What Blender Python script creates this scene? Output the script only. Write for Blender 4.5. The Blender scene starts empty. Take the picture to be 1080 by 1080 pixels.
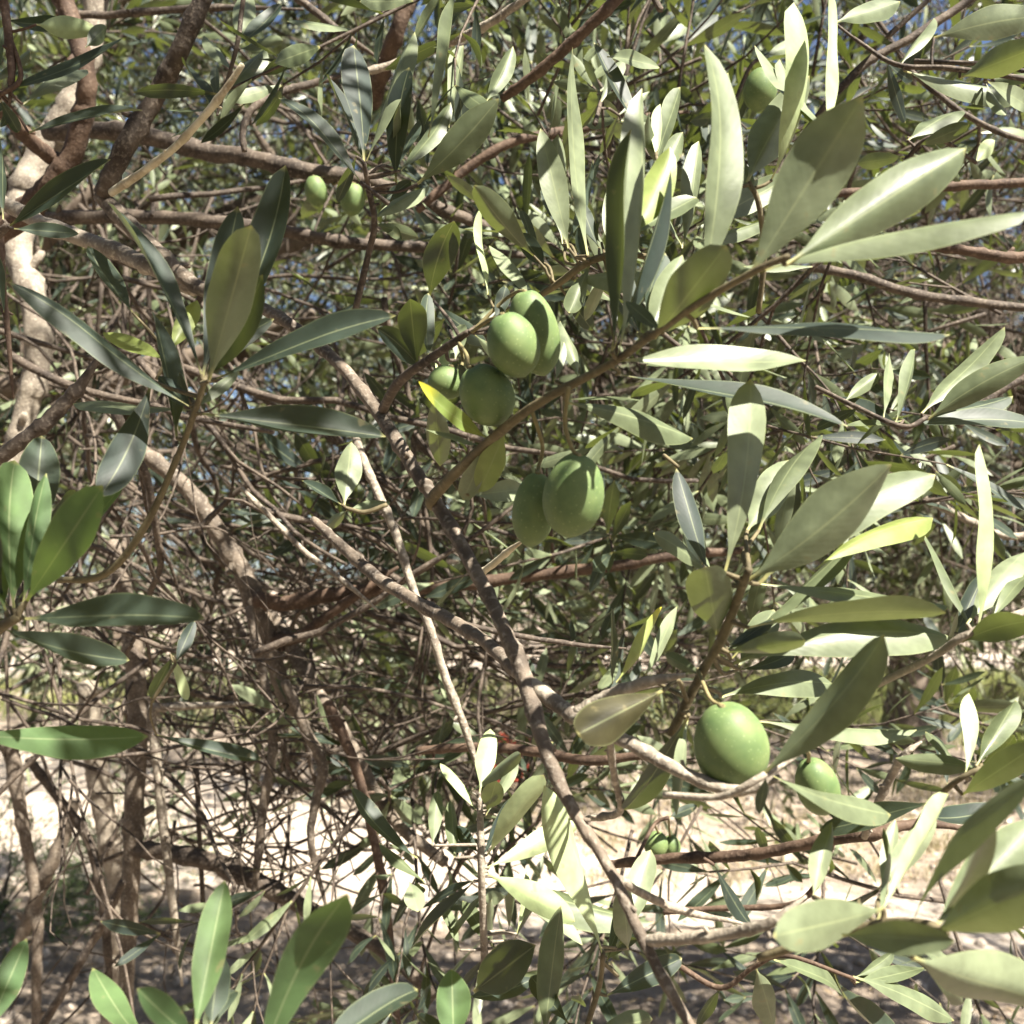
import bpy, math, random
import numpy as np
from mathutils import Vector, Matrix

# ------------------------------------------------------------------ camera, sky, sun, exposure
scene = bpy.context.scene
COL = scene.collection
F_PX = 1158.0                      # focal length in pixels of the 1080 px photograph
PITCH = math.radians(3.46)
CAM = np.array([0.0, 0.0, 1.4])
FWD = np.array([0.0, math.cos(PITCH), math.sin(PITCH)])
RGT = np.array([1.0, 0.0, 0.0])
UPV = np.array([0.0, -math.sin(PITCH), math.cos(PITCH)])

cam_data = bpy.data.cameras.new('camera')
cam_data.sensor_width = 36.0
cam_data.lens = 36.0 * F_PX / 1080.0
cam_data.clip_start = 0.02
cam_data.clip_end = 2000.0
cam_data.dof.use_dof = True
cam_data.dof.focus_distance = 0.52
cam_data.dof.aperture_fstop = 19.0
cam = bpy.data.objects.new('camera', cam_data)
COL.objects.link(cam)
cam.location = CAM.tolist()
cam.rotation_euler = (math.pi / 2 + PITCH, 0, 0)
scene.camera = cam

SUN = np.array([0.44, -0.42, 0.79]); SUN /= np.linalg.norm(SUN)
world = bpy.data.worlds.new('World'); scene.world = world
world.use_nodes = True
wn = world.node_tree
sky = wn.nodes.new('ShaderNodeTexSky'); sky.sky_type = 'NISHITA'; sky.sun_disc = False; sky.dust_density = 1.0; sky.air_density = 0.55
sky.sun_elevation = math.asin(SUN[2]); sky.sun_rotation = math.atan2(SUN[0], SUN[1])
wn.links.new(sky.outputs[0], wn.nodes['Background'].inputs[0])
wn.nodes['Background'].inputs[1].default_value = 0.05
sun_data = bpy.data.lights.new('sun', 'SUN')
sun_data.energy = 5.0; sun_data.angle = math.radians(0.5); sun_data.color = (1.0, 0.945, 0.84)
sun = bpy.data.objects.new('sun', sun_data); COL.objects.link(sun)
sun.rotation_euler = Vector(SUN).to_track_quat('Z', 'Y').to_euler()
scene.view_settings.view_transform = 'Standard'
scene.view_settings.look = 'None'
scene.view_settings.exposure = 2.22
scene.view_settings.gamma = 1.0
scene.cycles.diffuse_bounces = 2
scene.cycles.max_bounces = 6

# ------------------------------------------------------------------ helpers
def at(px, py, d):
    """World point that lies d metres out along the photograph's pixel."""
    return CAM + d * FWD + d * (px - 540) / F_PX * RGT + d * (540 - py) / F_PX * UPV

def unit(v):
    return v / (np.linalg.norm(v) + 1e-12)

class MB:
    """Collects quads as numpy arrays; build() links them as one mesh object."""
    def __init__(self):
        self.v, self.f, self.m, self.uv, self.r = [], [], [], [], []
        self.n = 0
    def add(self, v, f, mat=0, uv=None, rnd=0.5):
        v = np.asarray(v, float).reshape(-1, 3); f = np.asarray(f, int).reshape(-1, 4)
        self.v.append(v); self.f.append(f + self.n); self.n += len(v)
        self.m.append(np.full(len(f), mat, int) if np.isscalar(mat) else np.asarray(mat))
        self.uv.append(np.zeros((len(v), 2)) if uv is None else np.asarray(uv))
        self.r.append(np.full(len(f), rnd, float) if np.isscalar(rnd) else np.asarray(rnd))
    def build(self, name, mats, parent=None, origin=(0, 0, 0), smooth=True):
        v = np.concatenate(self.v) - np.asarray(origin); f = np.concatenate(self.f)
        m = np.concatenate(self.m); uv = np.concatenate(self.uv); r = np.concatenate(self.r)
        me = bpy.data.meshes.new(name)
        me.vertices.add(len(v)); me.vertices.foreach_set('co', v.astype(np.float32).ravel())
        me.loops.add(f.size); me.loops.foreach_set('vertex_index', f.astype(np.int32).ravel())
        me.polygons.add(len(f))
        me.polygons.foreach_set('loop_start', np.arange(0, f.size, 4, dtype=np.int32))
        me.polygons.foreach_set('material_index', m.astype(np.int32))
        me.polygons.foreach_set('use_smooth', np.full(len(f), smooth))
        ul = me.uv_layers.new(name='UVMap')
        ul.data.foreach_set('uv', uv[f.ravel()].astype(np.float32).ravel())
        at_ = me.attributes.new('rnd', 'FLOAT', 'FACE')
        at_.data.foreach_set('value', r.astype(np.float32))
        me.update(calc_edges=True); me.validate()
        for x in (mats if isinstance(mats, (list, tuple)) else [mats]):
            me.materials.append(x)
        o = bpy.data.objects.new(name, me); COL.objects.link(o)
        if parent is not None:
            o.parent = parent
        else:
            o.location = tuple(origin)
        return o

def tag(o, label=None, cat=None, group=None, kind=None):
    for k, val in (('label', label), ('category', cat), ('group', group), ('kind', kind)):
        if val: o[k] = val
    return o

def empty(name, loc):
    o = bpy.data.objects.new(name, None); COL.objects.link(o); o.location = tuple(loc)
    o.empty_display_size = 0.02
    return o

def catmull(p, n):
    p = np.asarray(p, float)
    if len(p) == 2:
        t = np.linspace(0, 1, n * 1 + 1)[:, None]
        return p[0] * (1 - t) + p[1] * t
    q = np.vstack([2 * p[0] - p[1], p, 2 * p[-1] - p[-2]])
    out = []
    for i in range(1, len(q) - 2):
        t = np.linspace(0, 1, n, endpoint=False)[:, None]
        a, b, c, d = q[i - 1], q[i], q[i + 1], q[i + 2]
        out.append(0.5 * (2 * b + (c - a) * t + (2 * a - 5 * b + 4 * c - d) * t ** 2 + (3 * b - a - 3 * c + d) * t ** 3))
    out.append(p[-1][None])
    return np.vstack(out)

def tube(P, R, sides=8, rough=0.0, rng=None, lobes=0.0):
    """Tapered tube along points P with radii R (closed ends); returns verts, quads, uv."""
    P = np.asarray(P, float); R = np.asarray(R, float); n = len(P)
    T = np.gradient(P, axis=0); T /= np.linalg.norm(T, axis=1)[:, None] + 1e-12
    ref = np.array([0.31, 0.2, 0.93]) if abs(T[0] @ np.array([0.31, 0.2, 0.93])) < 0.9 else np.array([1.0, 0, 0])
    X = np.zeros_like(P); x = unit(ref - (ref @ T[0]) * T[0])
    for i in range(n):
        x = unit(x - (x @ T[i]) * T[i]); X[i] = x
    Y = np.cross(T, X)
    a = np.linspace(0, 2 * math.pi, sides, endpoint=False)
    rr = np.repeat(R[:, None], sides, 1)
    if rough and rng is not None:
        nz = rng.normal(0, 1, (n, sides)); nz = (nz + np.roll(nz, 1, 0) + np.roll(nz, 1, 1)) / 1.8
        rr = rr * (1 + rough * nz)
    if lobes:
        rr = rr * (1 + lobes * np.sin(3 * a[None] + np.linspace(0, 3, n)[:, None]))
    V = P[:, None] + rr[..., None] * (np.cos(a)[None, :, None] * X[:, None] + np.sin(a)[None, :, None] * Y[:, None])
    V = V.reshape(-1, 3)
    i = np.arange(n - 1)[:, None] * sides; j = np.arange(sides)[None]; k = (j + 1) % sides
    F = np.stack([i + j, i + k, i + sides + k, i + sides + j], -1).reshape(-1, 4)
    c0 = len(V); V = np.vstack([V, P[0] - T[0] * R[0] * .3, P[-1] + T[-1] * R[-1] * .5])
    caps = []
    for j in range(0, sides, 2):
        caps.append([c0, (j + 2) % sides, (j + 1) % sides, j])
        b = (n - 1) * sides
        caps.append([c0 + 1, b + j, b + (j + 1) % sides, b + (j + 2) % sides])
    F = np.vstack([F, caps])
    L = np.concatenate([[0], np.cumsum(np.linalg.norm(np.diff(P, axis=0), axis=1))])
    uv = np.stack([np.repeat(L[:, None], sides, 1).ravel() * 10, np.tile(a / 6.283, n)], -1)
    uv = np.vstack([uv, [[0, 0], [L[-1] * 10, 0]]])
    return V, F, uv

def leaf_profile(t, pk=.58, tip=.8):
    """Half-width of an olive leaf along its length, 0..1, after a short petiole."""
    s = np.clip((t - 0.07) / 0.93, 0, 1)
    w = np.where(s < pk, np.sin(math.pi / 2 * np.minimum(s / pk, 1)) ** 0.95, np.clip(1 - (np.maximum(s - pk, 0) / (1 - pk)) ** 2.3, 0, 1) ** tip)
    return np.maximum(w, np.where(t < 0.12, 0.085, 0.015))

def leaf_mesh(P0, a, n, L, W, nv=12, nu=5, arch=0.05, fold=0.2, side_bend=0.0, wave=0.0, twist=0.0, rng=None, vary=False):
    """One leaf blade from P0 along a, its upper face towards n."""
    b = np.cross(n, a)
    t = np.linspace(0, 1, nv + 1); u = np.linspace(-1, 1, nu)
    w = leaf_profile(t) * W / 2
    hook = 0.0
    if vary:                                                  # no two blades alike: blunt or sharp tip, uneven margin, curled end
        w = leaf_profile(t, rng.uniform(.46, .68), rng.uniform(.5, .95)) * W / 2
        ph_ = rng.uniform(0, 6.28, 3); w = w * (1 + .03 * np.sin(7 * t + ph_[0]) + .02 * np.sin(17 * t + ph_[1]))
        hook = rng.normal(0, .05)
    c = P0 + a * (L * t)[:, None] + n * (arch * L * 4 * t * (1 - t))[:, None] + b * (side_bend * 4 * t * (1 - t))[:, None] + n * (hook * L * np.maximum(t - .55, 0) ** 2 * 4)[:, None]
    tw = twist * (t - 0.3)
    bb = b[None] * np.cos(tw)[:, None] + n[None] * np.sin(tw)[:, None]
    nn = n[None] * np.cos(tw)[:, None] - b[None] * np.sin(tw)[:, None]
    lift = fold * (np.abs(u)[None] ** 1.4) * w[:, None]
    if wave and rng is not None:
        ph = rng.uniform(0, 6.28, 2)
        lift = lift + wave * w[:, None] * np.abs(u)[None] * np.sin(9 * t[:, None] + np.where(u > 0, ph[0], ph[1])[None])
    V = c[:, None] + bb[:, None] * (u[None] * w[:, None])[..., None] + nn[:, None] * lift[..., None]
    V = V.reshape(-1, 3)
    i = np.arange(nv)[:, None] * nu; j = np.arange(nu - 1)[None]
    F = np.stack([i + j, i + nu + j, i + nu + j + 1, i + j + 1], -1).reshape(-1, 4)
    uv = np.stack([np.tile((u + 1) / 2, nv + 1), np.repeat(t, nu)], -1)
    return V, F, uv

# ------------------------------------------------------------------ materials
def new_mat(name):
    m = bpy.data.materials.new(name); m.use_nodes = True
    nt = m.node_tree; nt.nodes.clear()
    out = nt.nodes.new('ShaderNodeOutputMaterial')
    return m, nt, out

def N(nt, typ, **kw):
    n = nt.nodes.new(typ)
    for k, v in kw.items():
        if k.startswith('i_'):
            n.inputs[int(k[2:]) if k[2:].isdigit() else k[2:].replace('_', ' ')].default_value = v
        else:
            setattr(n, k, v)
    return n

def mixc(nt, fac, a, b):
    n = nt.nodes.new('ShaderNodeMix'); n.data_type = 'RGBA'
    for s, val in ((n.inputs['Factor'], fac), (n.inputs[6], a), (n.inputs[7], b)):
        if hasattr(val, 'links') or isinstance(val, bpy.types.NodeSocket): nt.links.new(val, s)
        elif isinstance(val, (int, float)): s.default_value = val
        else: s.default_value = (*val, 1)
    return n.outputs[2]

def ramp(nt, val, x0, x1, y0=0.0, y1=1.0):
    n = nt.nodes.new('ShaderNodeMapRange'); n.inputs[1].default_value = x0; n.inputs[2].default_value = x1
    n.inputs[3].default_value = y0; n.inputs[4].default_value = y1
    nt.links.new(val, n.inputs[0]); return n.outputs[0]

def math_(nt, op, a, b=None):
    n = nt.nodes.new('ShaderNodeMath'); n.operation = op
    for s, v in ((n.inputs[0], a), (n.inputs[1], b)):
        if v is None: continue
        if isinstance(v, bpy.types.NodeSocket): nt.links.new(v, s)
        else: s.default_value = v
    return n.outputs[0]

def leaf_mat(name, topA, topB, botA, botB, trans, tfac=0.22, rough=0.42, yellow=None, detail=True):
    m, nt, out = new_mat(name)
    at_ = N(nt, 'ShaderNodeAttribute', attribute_name='rnd')
    geo = N(nt, 'ShaderNodeNewGeometry')
    top = mixc(nt, at_.outputs['Fac'], topA, topB); bot = mixc(nt, at_.outputs['Fac'], botA, botB)
    col = mixc(nt, geo.outputs['Backfacing'], top, bot)
    p = N(nt, 'ShaderNodeBsdfPrincipled')
    if detail:
        uvn = N(nt, 'ShaderNodeUVMap'); sep = N(nt, 'ShaderNodeSeparateXYZ'); nt.links.new(uvn.outputs[0], sep.inputs[0])
        cu = math_(nt, 'ABSOLUTE', math_(nt, 'SUBTRACT', sep.outputs[0], 0.5))
        tc = N(nt, 'ShaderNodeTexCoord')
        no = N(nt, 'ShaderNodeTexNoise'); no.inputs['Scale'].default_value = 160; no.inputs['Detail'].default_value = 5
        nt.links.new(tc.outputs['Object'], no.inputs['Vector'])
        no2 = N(nt, 'ShaderNodeTexNoise'); no2.inputs['Scale'].default_value = 45; no2.inputs['Detail'].default_value = 3
        nt.links.new(tc.outputs['Object'], no2.inputs['Vector'])
        mott = math_(nt, 'ADD', ramp(nt, no2.outputs[0], 0.3, 0.7, 0.70, 1.20), ramp(nt, no.outputs[0], 0.3, 0.7, -0.17, 0.17))
        vm = N(nt, 'ShaderNodeVectorMath', operation='SCALE'); nt.links.new(col, vm.inputs[0]); nt.links.new(mott, vm.inputs['Scale'])
        rib = ramp(nt, cu, 0.008, 0.035, 0.34, 0.0)          # pale midrib
        col2 = mixc(nt, rib, vm.outputs[0], (0.30, 0.33, 0.17))
        edge = ramp(nt, cu, 0.465, 0.495, 0.0, 0.22)           # thin pale margin
        col3 = mixc(nt, edge, col2, (0.32, 0.36, 0.16))
        pet = ramp(nt, sep.outputs[1], 0.10, 0.02, 0.0, 0.8) # yellowish petiole
        col4 = mixc(nt, pet, col3, (0.36, 0.33, 0.13))
        spot = ramp(nt, no.outputs[0], 0.66, 0.73, 0.0, 0.5)
        col5 = mixc(nt, spot, col4, (0.17, 0.14, 0.07))
        tipn = ramp(nt, sep.outputs[1], 0.965, 1.0, 0.0, 0.7)
        col5 = mixc(nt, tipn, col5, (0.33, 0.30, 0.11))
        if yellow:
            yl = ramp(nt, math_(nt, 'ADD', sep.outputs[1], ramp(nt, no2.outputs[0], 0, 1, -0.15, 0.15)), yellow[0], yellow[1], 0.0, 1.0)
            col5 = mixc(nt, yl, col5, (0.46, 0.43, 0.04))
        col = col5
        # side veins + fine grain
        wv = N(nt, 'ShaderNodeTexWave', wave_type='BANDS', bands_direction='Y'); wv.inputs['Scale'].default_value = 5.5
        wv.inputs['Distortion'].default_value = 1.2; wv.inputs['Detail'].default_value = 2
        cmb = N(nt, 'ShaderNodeCombineXYZ'); nt.links.new(cu, cmb.inputs[0])
        nt.links.new(math_(nt, 'SUBTRACT', sep.outputs[1], math_(nt, 'MULTIPLY', cu, 0.35)), cmb.inputs[1])
        nt.links.new(cmb.outputs[0], wv.inputs['Vector'])
        hsum = math_(nt, 'ADD', math_(nt, 'MULTIPLY', wv.outputs[1], 0.06), no.outputs[0])
        bp = N(nt, 'ShaderNodeBump'); bp.inputs['Strength'].default_value = 0.22; bp.inputs['Distance'].default_value = 0.0006
        nt.links.new(hsum, bp.inputs['Height']); nt.links.new(bp.outputs[0], p.inputs['Normal'])
        rg = ramp(nt, no2.outputs[0], 0.3, 0.7, rough - 0.06, rough + 0.12)
        nt.links.new(math_(nt, 'SUBTRACT', math_(nt, 'ADD', rg, 0.14), math_(nt, 'MULTIPLY', geo.outputs['Backfacing'], 0.14)), p.inputs['Roughness'])   # the dull upper face
    else:
        p.inputs['Roughness'].default_value = rough
    nt.links.new(col, p.inputs['Base Color'])
    p.inputs['Specular IOR Level'].default_value = 0.4
    tr = N(nt, 'ShaderNodeBsdfTranslucent'); tr.inputs[0].default_value = (*trans, 1)
    mx = N(nt, 'ShaderNodeMixShader'); mx.inputs[0].default_value = tfac
    nt.links.new(p.outputs[0], mx.inputs[1]); nt.links.new(tr.outputs[0], mx.inputs[2]); nt.links.new(mx.outputs[0], out.inputs[0])
    return m

LEAF = leaf_mat('olive_leaf', (0.011, 0.020, 0.017), (0.028, 0.042, 0.027), (0.086, 0.106, 0.054), (0.170, 0.197, 0.118), (0.16, 0.20, 0.03), 0.18, rough=.42)
FRESH = leaf_mat('young_olive_leaf', (0.040, 0.078, 0.028), (0.065, 0.108, 0.038), (0.30, 0.36, 0.18), (0.38, 0.43, 0.24), (0.22, 0.34, 0.05), 0.2, rough=.56)
YELLOW = leaf_mat('yellowing_olive_leaf', (0.10, 0.14, 0.028), (0.14, 0.18, 0.035), (0.17, 0.21, 0.06), (0.21, 0.25, 0.075), (0.27, 0.35, 0.05), 0.32)
YTIP = leaf_mat('yellow_tipped_olive_leaf', (0.12, 0.17, 0.04), (0.15, 0.2, 0.05), (0.2, 0.25, 0.08), (0.25, 0.3, 0.1), (0.45, 0.45, 0.05), 0.3, yellow=(0.74, 0.9))
FARLEAF = leaf_mat('olive_foliage', (0.014, 0.022, 0.013), (0.050, 0.062, 0.030), (0.12, 0.135, 0.078), (0.23, 0.25, 0.15), (0.26, 0.31, 0.07), 0.14, detail=False)
SHRUBLEAF = leaf_mat('shrub_foliage', (0.04, 0.075, 0.025), (0.08, 0.12, 0.04), (0.1, 0.15, 0.06), (0.14, 0.18, 0.08), (0.16, 0.25, 0.05), 0.2, detail=False)
DRYLEAF = leaf_mat('dry_leaf', (0.16, 0.11, 0.06), (0.34, 0.26, 0.16), (0.25, 0.2, 0.14), (0.42, 0.36, 0.27), (0.2, 0.13, 0.05), 0.1, rough=.7, detail=False)
GRASSM = leaf_mat('dry_grass_blade', (0.24, 0.20, 0.12), (0.36, 0.31, 0.19), (0.24, 0.20, 0.12), (0.36, 0.31, 0.19), (0.3, 0.26, 0.14), 0.3, rough=.6, detail=False)
GREENGRASS = leaf_mat('green_grass_blade', (0.14, 0.19, 0.05), (0.36, 0.34, 0.14), (0.14, 0.19, 0.05), (0.36, 0.34, 0.14), (0.3, 0.36, 0.1), 0.3, rough=.6, detail=False)

def bark_mat(name, A, B, lich, scale=70.0, bump=0.6, lfac=0.5):
    m, nt, out = new_mat(name)
    tc = N(nt, 'ShaderNodeTexCoord')
    n1 = N(nt, 'ShaderNodeTexNoise'); n1.inputs['Scale'].default_value = scale; n1.inputs['Detail'].default_value = 8
    n2 = N(nt, 'ShaderNodeTexNoise'); n2.inputs['Scale'].default_value = scale * 6; n2.inputs['Detail'].default_value = 4
    n3 = N(nt, 'ShaderNodeTexVoronoi'); n3.inputs['Scale'].default_value = scale * 5
    for n in (n1, n2, n3): nt.links.new(tc.outputs['Object'], n.inputs['Vector'])
    c = mixc(nt, ramp(nt, n1.outputs[0], 0.35, 0.65), A, B)
    c = mixc(nt, ramp(nt, n2.outputs[0], 0.52, 0.68, 0, lfac), c, lich)
    c = mixc(nt, ramp(nt, n3.outputs['Distance'], 0.16, 0.04, 0, 0.5), c, tuple(x * .45 for x in A))
    p = N(nt, 'ShaderNodeBsdfPrincipled'); p.inputs['Roughness'].default_value = 0.78
    p.inputs['Specular IOR Level'].default_value = 0.3
    nt.links.new(c, p.inputs['Base Color'])
    h = math_(nt, 'ADD', n1.outputs[0], math_(nt, 'MULTIPLY', n2.outputs[0], 0.4))
    bp = N(nt, 'ShaderNodeBump'); bp.inputs['Strength'].default_value = bump; bp.inputs['Distance'].default_value = 0.002
    nt.links.new(h, bp.inputs['Height']); nt.links.new(bp.outputs[0], p.inputs['Normal'])
    nt.links.new(p.outputs[0], out.inputs[0])
    return m

BARK = bark_mat('brown_bark', (0.030, 0.022, 0.017), (0.085, 0.064, 0.047), (0.20, 0.165, 0.13))
MIDBARK = bark_mat('tan_brown_bark', (0.066, 0.051, 0.039), (0.150, 0.118, 0.088), (0.27, 0.235, 0.19), lfac=.6, bump=.9)
GREYBARK = bark_mat('grey_bark', (0.125, 0.102, 0.080), (0.26, 0.222, 0.172), (0.40, 0.36, 0.29), lfac=.7, bump=.9)
REDBARK = bark_mat('reddish_bark', (0.040, 0.024, 0.016), (0.092, 0.058, 0.038), (0.17, 0.12, 0.085))
TWIGBARK = bark_mat('olive_brown_twig', (0.070, 0.056, 0.030), (0.135, 0.110, 0.058), (0.20, 0.17, 0.10), bump=.4)
SHADEBROWNLEAF = leaf_mat('shade_darkened_brown_leaf', (0.03, 0.026, 0.012), (0.04, 0.035, 0.015), (0.04, 0.036, 0.016), (0.05, 0.045, 0.02), (0.1, 0.09, 0.02), 0.1)  # brownish leaf, base colour darkened so the sunlit blade looks shaded
GREENSTEM = bark_mat('green_stem', (0.13, 0.115, 0.05), (0.20, 0.165, 0.075), (0.25, 0.21, 0.12), bump=.3)
STRAW = bark_mat('peeled_wood', (0.24, 0.19, 0.12), (0.50, 0.45, 0.32), (0.58, 0.53, 0.41), bump=.3)
TRUNKB = bark_mat('trunk_bark', (0.06, 0.044, 0.032), (0.14, 0.108, 0.08), (0.2, 0.165, 0.13), scale=14, bump=1.0)

def olive_mat():
    m, nt, out = new_mat('olive_skin')
    tc = N(nt, 'ShaderNodeTexCoord')
    vo = N(nt, 'ShaderNodeTexVoronoi'); vo.inputs['Scale'].default_value = 520
    n1 = N(nt, 'ShaderNodeTexNoise'); n1.inputs['Scale'].default_value = 140; n1.inputs['Detail'].default_value = 5
    for n in (vo, n1): nt.links.new(tc.outputs['Object'], n.inputs['Vector'])
    c = mixc(nt, ramp(nt, n1.outputs[0], 0.3, 0.7), (0.078, 0.122, 0.045), (0.135, 0.180, 0.066))
    c = mixc(nt, ramp(nt, vo.outputs['Distance'], 0.24, 0.10, 0, 0.22), c, (0.36, 0.43, 0.20))
    p = N(nt, 'ShaderNodeBsdfPrincipled'); nt.links.new(c, p.inputs['Base Color'])
    nt.links.new(ramp(nt, n1.outputs[0], 0.3, 0.7, 0.52, 0.66), p.inputs['Roughness'])
    p.inputs['Specular IOR Level'].default_value = 0.3; p.inputs['Subsurface Weight'].default_value = 0.12
    p.inputs['Subsurface Radius'].default_value = (0.004, 0.006, 0.0015)
    p.inputs['Subsurface Scale'].default_value = 0.6
    p.inputs['Coat Weight'].default_value = 0.0
    bp = N(nt, 'ShaderNodeBump'); bp.inputs['Strength'].default_value = 0.12; bp.inputs['Distance'].default_value = 0.0004
    nt.links.new(n1.outputs[0], bp.inputs['Height']); nt.links.new(bp.outputs[0], p.inputs['Normal'])
    nt.links.new(p.outputs[0], out.inputs[0])
    return m
OLIVE = olive_mat()

def ground_mat(name, A, B, C, speck):
    m, nt, out = new_mat(name)
    tc = N(nt, 'ShaderNodeTexCoord')
    def noise(s, d):
        n = N(nt, 'ShaderNodeTexNoise'); n.inputs['Scale'].default_value = s; n.inputs['Detail'].default_value = d
        nt.links.new(tc.outputs['Object'], n.inputs['Vector']); return n.outputs[0]
    a, b, c_ = noise(0.7, 6), noise(9, 8), noise(70, 6)
    c = mixc(nt, ramp(nt, a, 0.35, 0.65), A, B)
    c = mixc(nt, ramp(nt, b, 0.45, 0.68, 0, .7), c, C)
    c = mixc(nt, ramp(nt, c_, 0.54, 0.62, 0, speck), c, (0.10, 0.075, 0.055))
    p = N(nt, 'ShaderNodeBsdfPrincipled'); p.inputs['Roughness'].default_value = 0.95
    p.inputs['Specular IOR Level'].default_value = 0.15
    nt.links.new(c, p.inputs['Base Color'])
    bp = N(nt, 'ShaderNodeBump'); bp.inputs['Strength'].default_value = 0.9; bp.inputs['Distance'].default_value = 0.03
    nt.links.new(math_(nt, 'ADD', b, math_(nt, 'MULTIPLY', c_, .4)), bp.inputs['Height']); nt.links.new(bp.outputs[0], p.inputs['Normal'])
    nt.links.new(p.outputs[0], out.inputs[0])
    return m
GROUND = ground_mat('earth', (0.255, 0.205, 0.160), (0.32, 0.262, 0.205), (0.19, 0.15, 0.118), 0.5)
PATHM = ground_mat('packed_earth', (0.40, 0.335, 0.275), (0.46, 0.395, 0.33), (0.29, 0.24, 0.19), 0.5)

def plain(name, col, rough=0.5):
    m, nt, out = new_mat(name)
    p = N(nt, 'ShaderNodeBsdfPrincipled'); p.inputs['Roughness'].default_value = rough
    tc = N(nt, 'ShaderNodeTexCoord'); n1 = N(nt, 'ShaderNodeTexNoise'); n1.inputs['Scale'].default_value = 12
    nt.links.new(tc.outputs['Object'], n1.inputs['Vector'])
    nt.links.new(mixc(nt, n1.outputs[0], tuple(x * .8 for x in col), tuple(min(1, x * 1.15) for x in col)), p.inputs['Base Color'])
    nt.links.new(p.outputs[0], out.inputs[0]); return m
REDPLASTIC = plain('red_plastic', (0.34, 0.055, 0.03))

# ------------------------------------------------------------------ ground and paths
def gz(x, y):
    return 0.05 * np.sin(x * .9 + .4) * np.sin(y * .7) * np.clip((y - 1) / 4, 0, 1) + 0.03 * np.sin(x * 2.1 - y * 1.7)

def sheet(name, xs, ys, mat, dz=0.0, kind='structure', clip=None):
    X, Y = np.meshgrid(xs, ys)
    if clip is not None: X, Y = clip(X, Y)
    Z = gz(X, Y) + dz
    ny, nx = X.shape
    V = np.stack([X, Y, Z], -1).reshape(-1, 3)
    i = np.arange(ny - 1)[:, None] * nx; j = np.arange(nx - 1)[None]
    Fq = np.stack([i + j, i + j + 1, i + nx + j + 1, i + nx + j], -1).reshape(-1, 4)
    mb = MB(); mb.add(V, Fq); o = mb.build(name, mat); o['kind'] = kind
    return o
near = np.concatenate([-np.geomspace(400, 12, 14), np.linspace(-11.5, 11.5, 116), np.geomspace(12, 400, 14)])
neary = np.concatenate([-np.geomspace(300, 6, 10), np.linspace(-5.5, 22, 138), np.geomspace(22.5, 500, 14)])
sheet('ground', near, neary, GROUND)
def path_y(x): return 5.35 - 0.55 * np.clip(x, -4, 3) + 0.10 * np.sin(x * 1.3) 
def path_clip(X, S):
    w = np.clip(0.78 - .28 * X, .42, 1.3) + 0.08 * np.sin(X * 2.3 + 1) + 0.06 * np.sin(X * 7.1)
    return X, path_y(X) + S * w
sheet('path', np.linspace(-11, 11, 240), np.linspace(-1, 1, 14), PATHM, 0.006, clip=path_clip)
def far_clip(X, S): return X, 17.5 + 0.1 * X + S * (1.5 + .2 * np.sin(X * 1.1))
sheet('road', np.linspace(-40, 40, 300), np.linspace(-1, 1, 10), PATHM, 0.008, clip=far_clip)

# ------------------------------------------------------------------ foliage sprays (numpy prototypes, merged per crown)
def frame(d, rng):
    d = unit(d); r = rng.normal(0, 1, 3); x = unit(np.cross(d, r)); return np.stack([x, np.cross(d, x), d], 1)

def make_spray(seed, length=0.28, pairs=9, leafL=0.055, lod=0, branches=2):
    rng = np.random.default_rng(seed); mb = MB()
    nv, nu = ((5, 3) if lod == 0 else (3, 2))
    def twig(p0, d, ln, np_, r0):
        pts = [p0]; dd = unit(d)
        for k in range(5):
            dd = unit(dd + rng.normal(0, .12, 3) + np.array([0, 0, -0.0])); pts.append(pts[-1] + dd * ln / 5)
        pts = np.array(pts)
        v, f, uv = tube(pts, np.linspace(r0, r0 * .4, 6), 4 if lod == 0 else 4)
        mb.add(v, f, 0, uv)
        for k in range(np_):
            t = 0.18 + 0.82 * (k + 1) / np_
            q = t * 5; i = min(int(q), 4); p = pts[i] * (1 - (q - i)) + pts[i + 1] * (q - i)
            ax = unit(pts[i + 1] - pts[i]); ph = k * 1.57 + rng.normal(0, .3)
            e1 = unit(np.cross(ax, [0.3, 0.5, 0.8])); e2 = np.cross(ax, e1)
            for s in (0, math.pi):
                if rng.random() < .1: continue
                out = e1 * math.cos(ph + s) + e2 * math.sin(ph + s)
                ang = rng.uniform(.5, .95) * (0.55 if k == np_ - 1 else 1)
                a = unit(ax * math.cos(ang) + out * math.sin(ang) + rng.normal(0, .08, 3))
                n = unit(ax - (ax @ a) * a + rng.normal(0, .25, 3)); n = unit(n - (n @ a) * a)
                L = leafL * rng.uniform(.72, 1.15)
                v, f, uv = leaf_mesh(p, a, n, L, L * rng.uniform(.17, .23), nv, nu, arch=rng.uniform(-.10, .04), fold=.25 if nu > 2 else 0)
                mb.add(v, f, 1, uv, rng.random())
        return pts
    main = twig(np.zeros(3), np.array([0, 0, 1.0]), length, pairs, .0022)
    for b in range(branches):
        i = 1 + b % 3; d = unit(np.array([0, 0, 1.0]) + rng.normal(0, .6, 3))
        twig(main[i], d, length * .55, max(3, pairs // 2), .0015)
    return np.concatenate(mb.v), np.concatenate(mb.f), np.concatenate(mb.m), np.concatenate(mb.uv), np.concatenate(mb.r)

SPRAY = [make_spray(100 + i) for i in range(10)]
SPRAYF = [make_spray(200 + i, .34, 8, .07, 1, 2) for i in range(8)]

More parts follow.
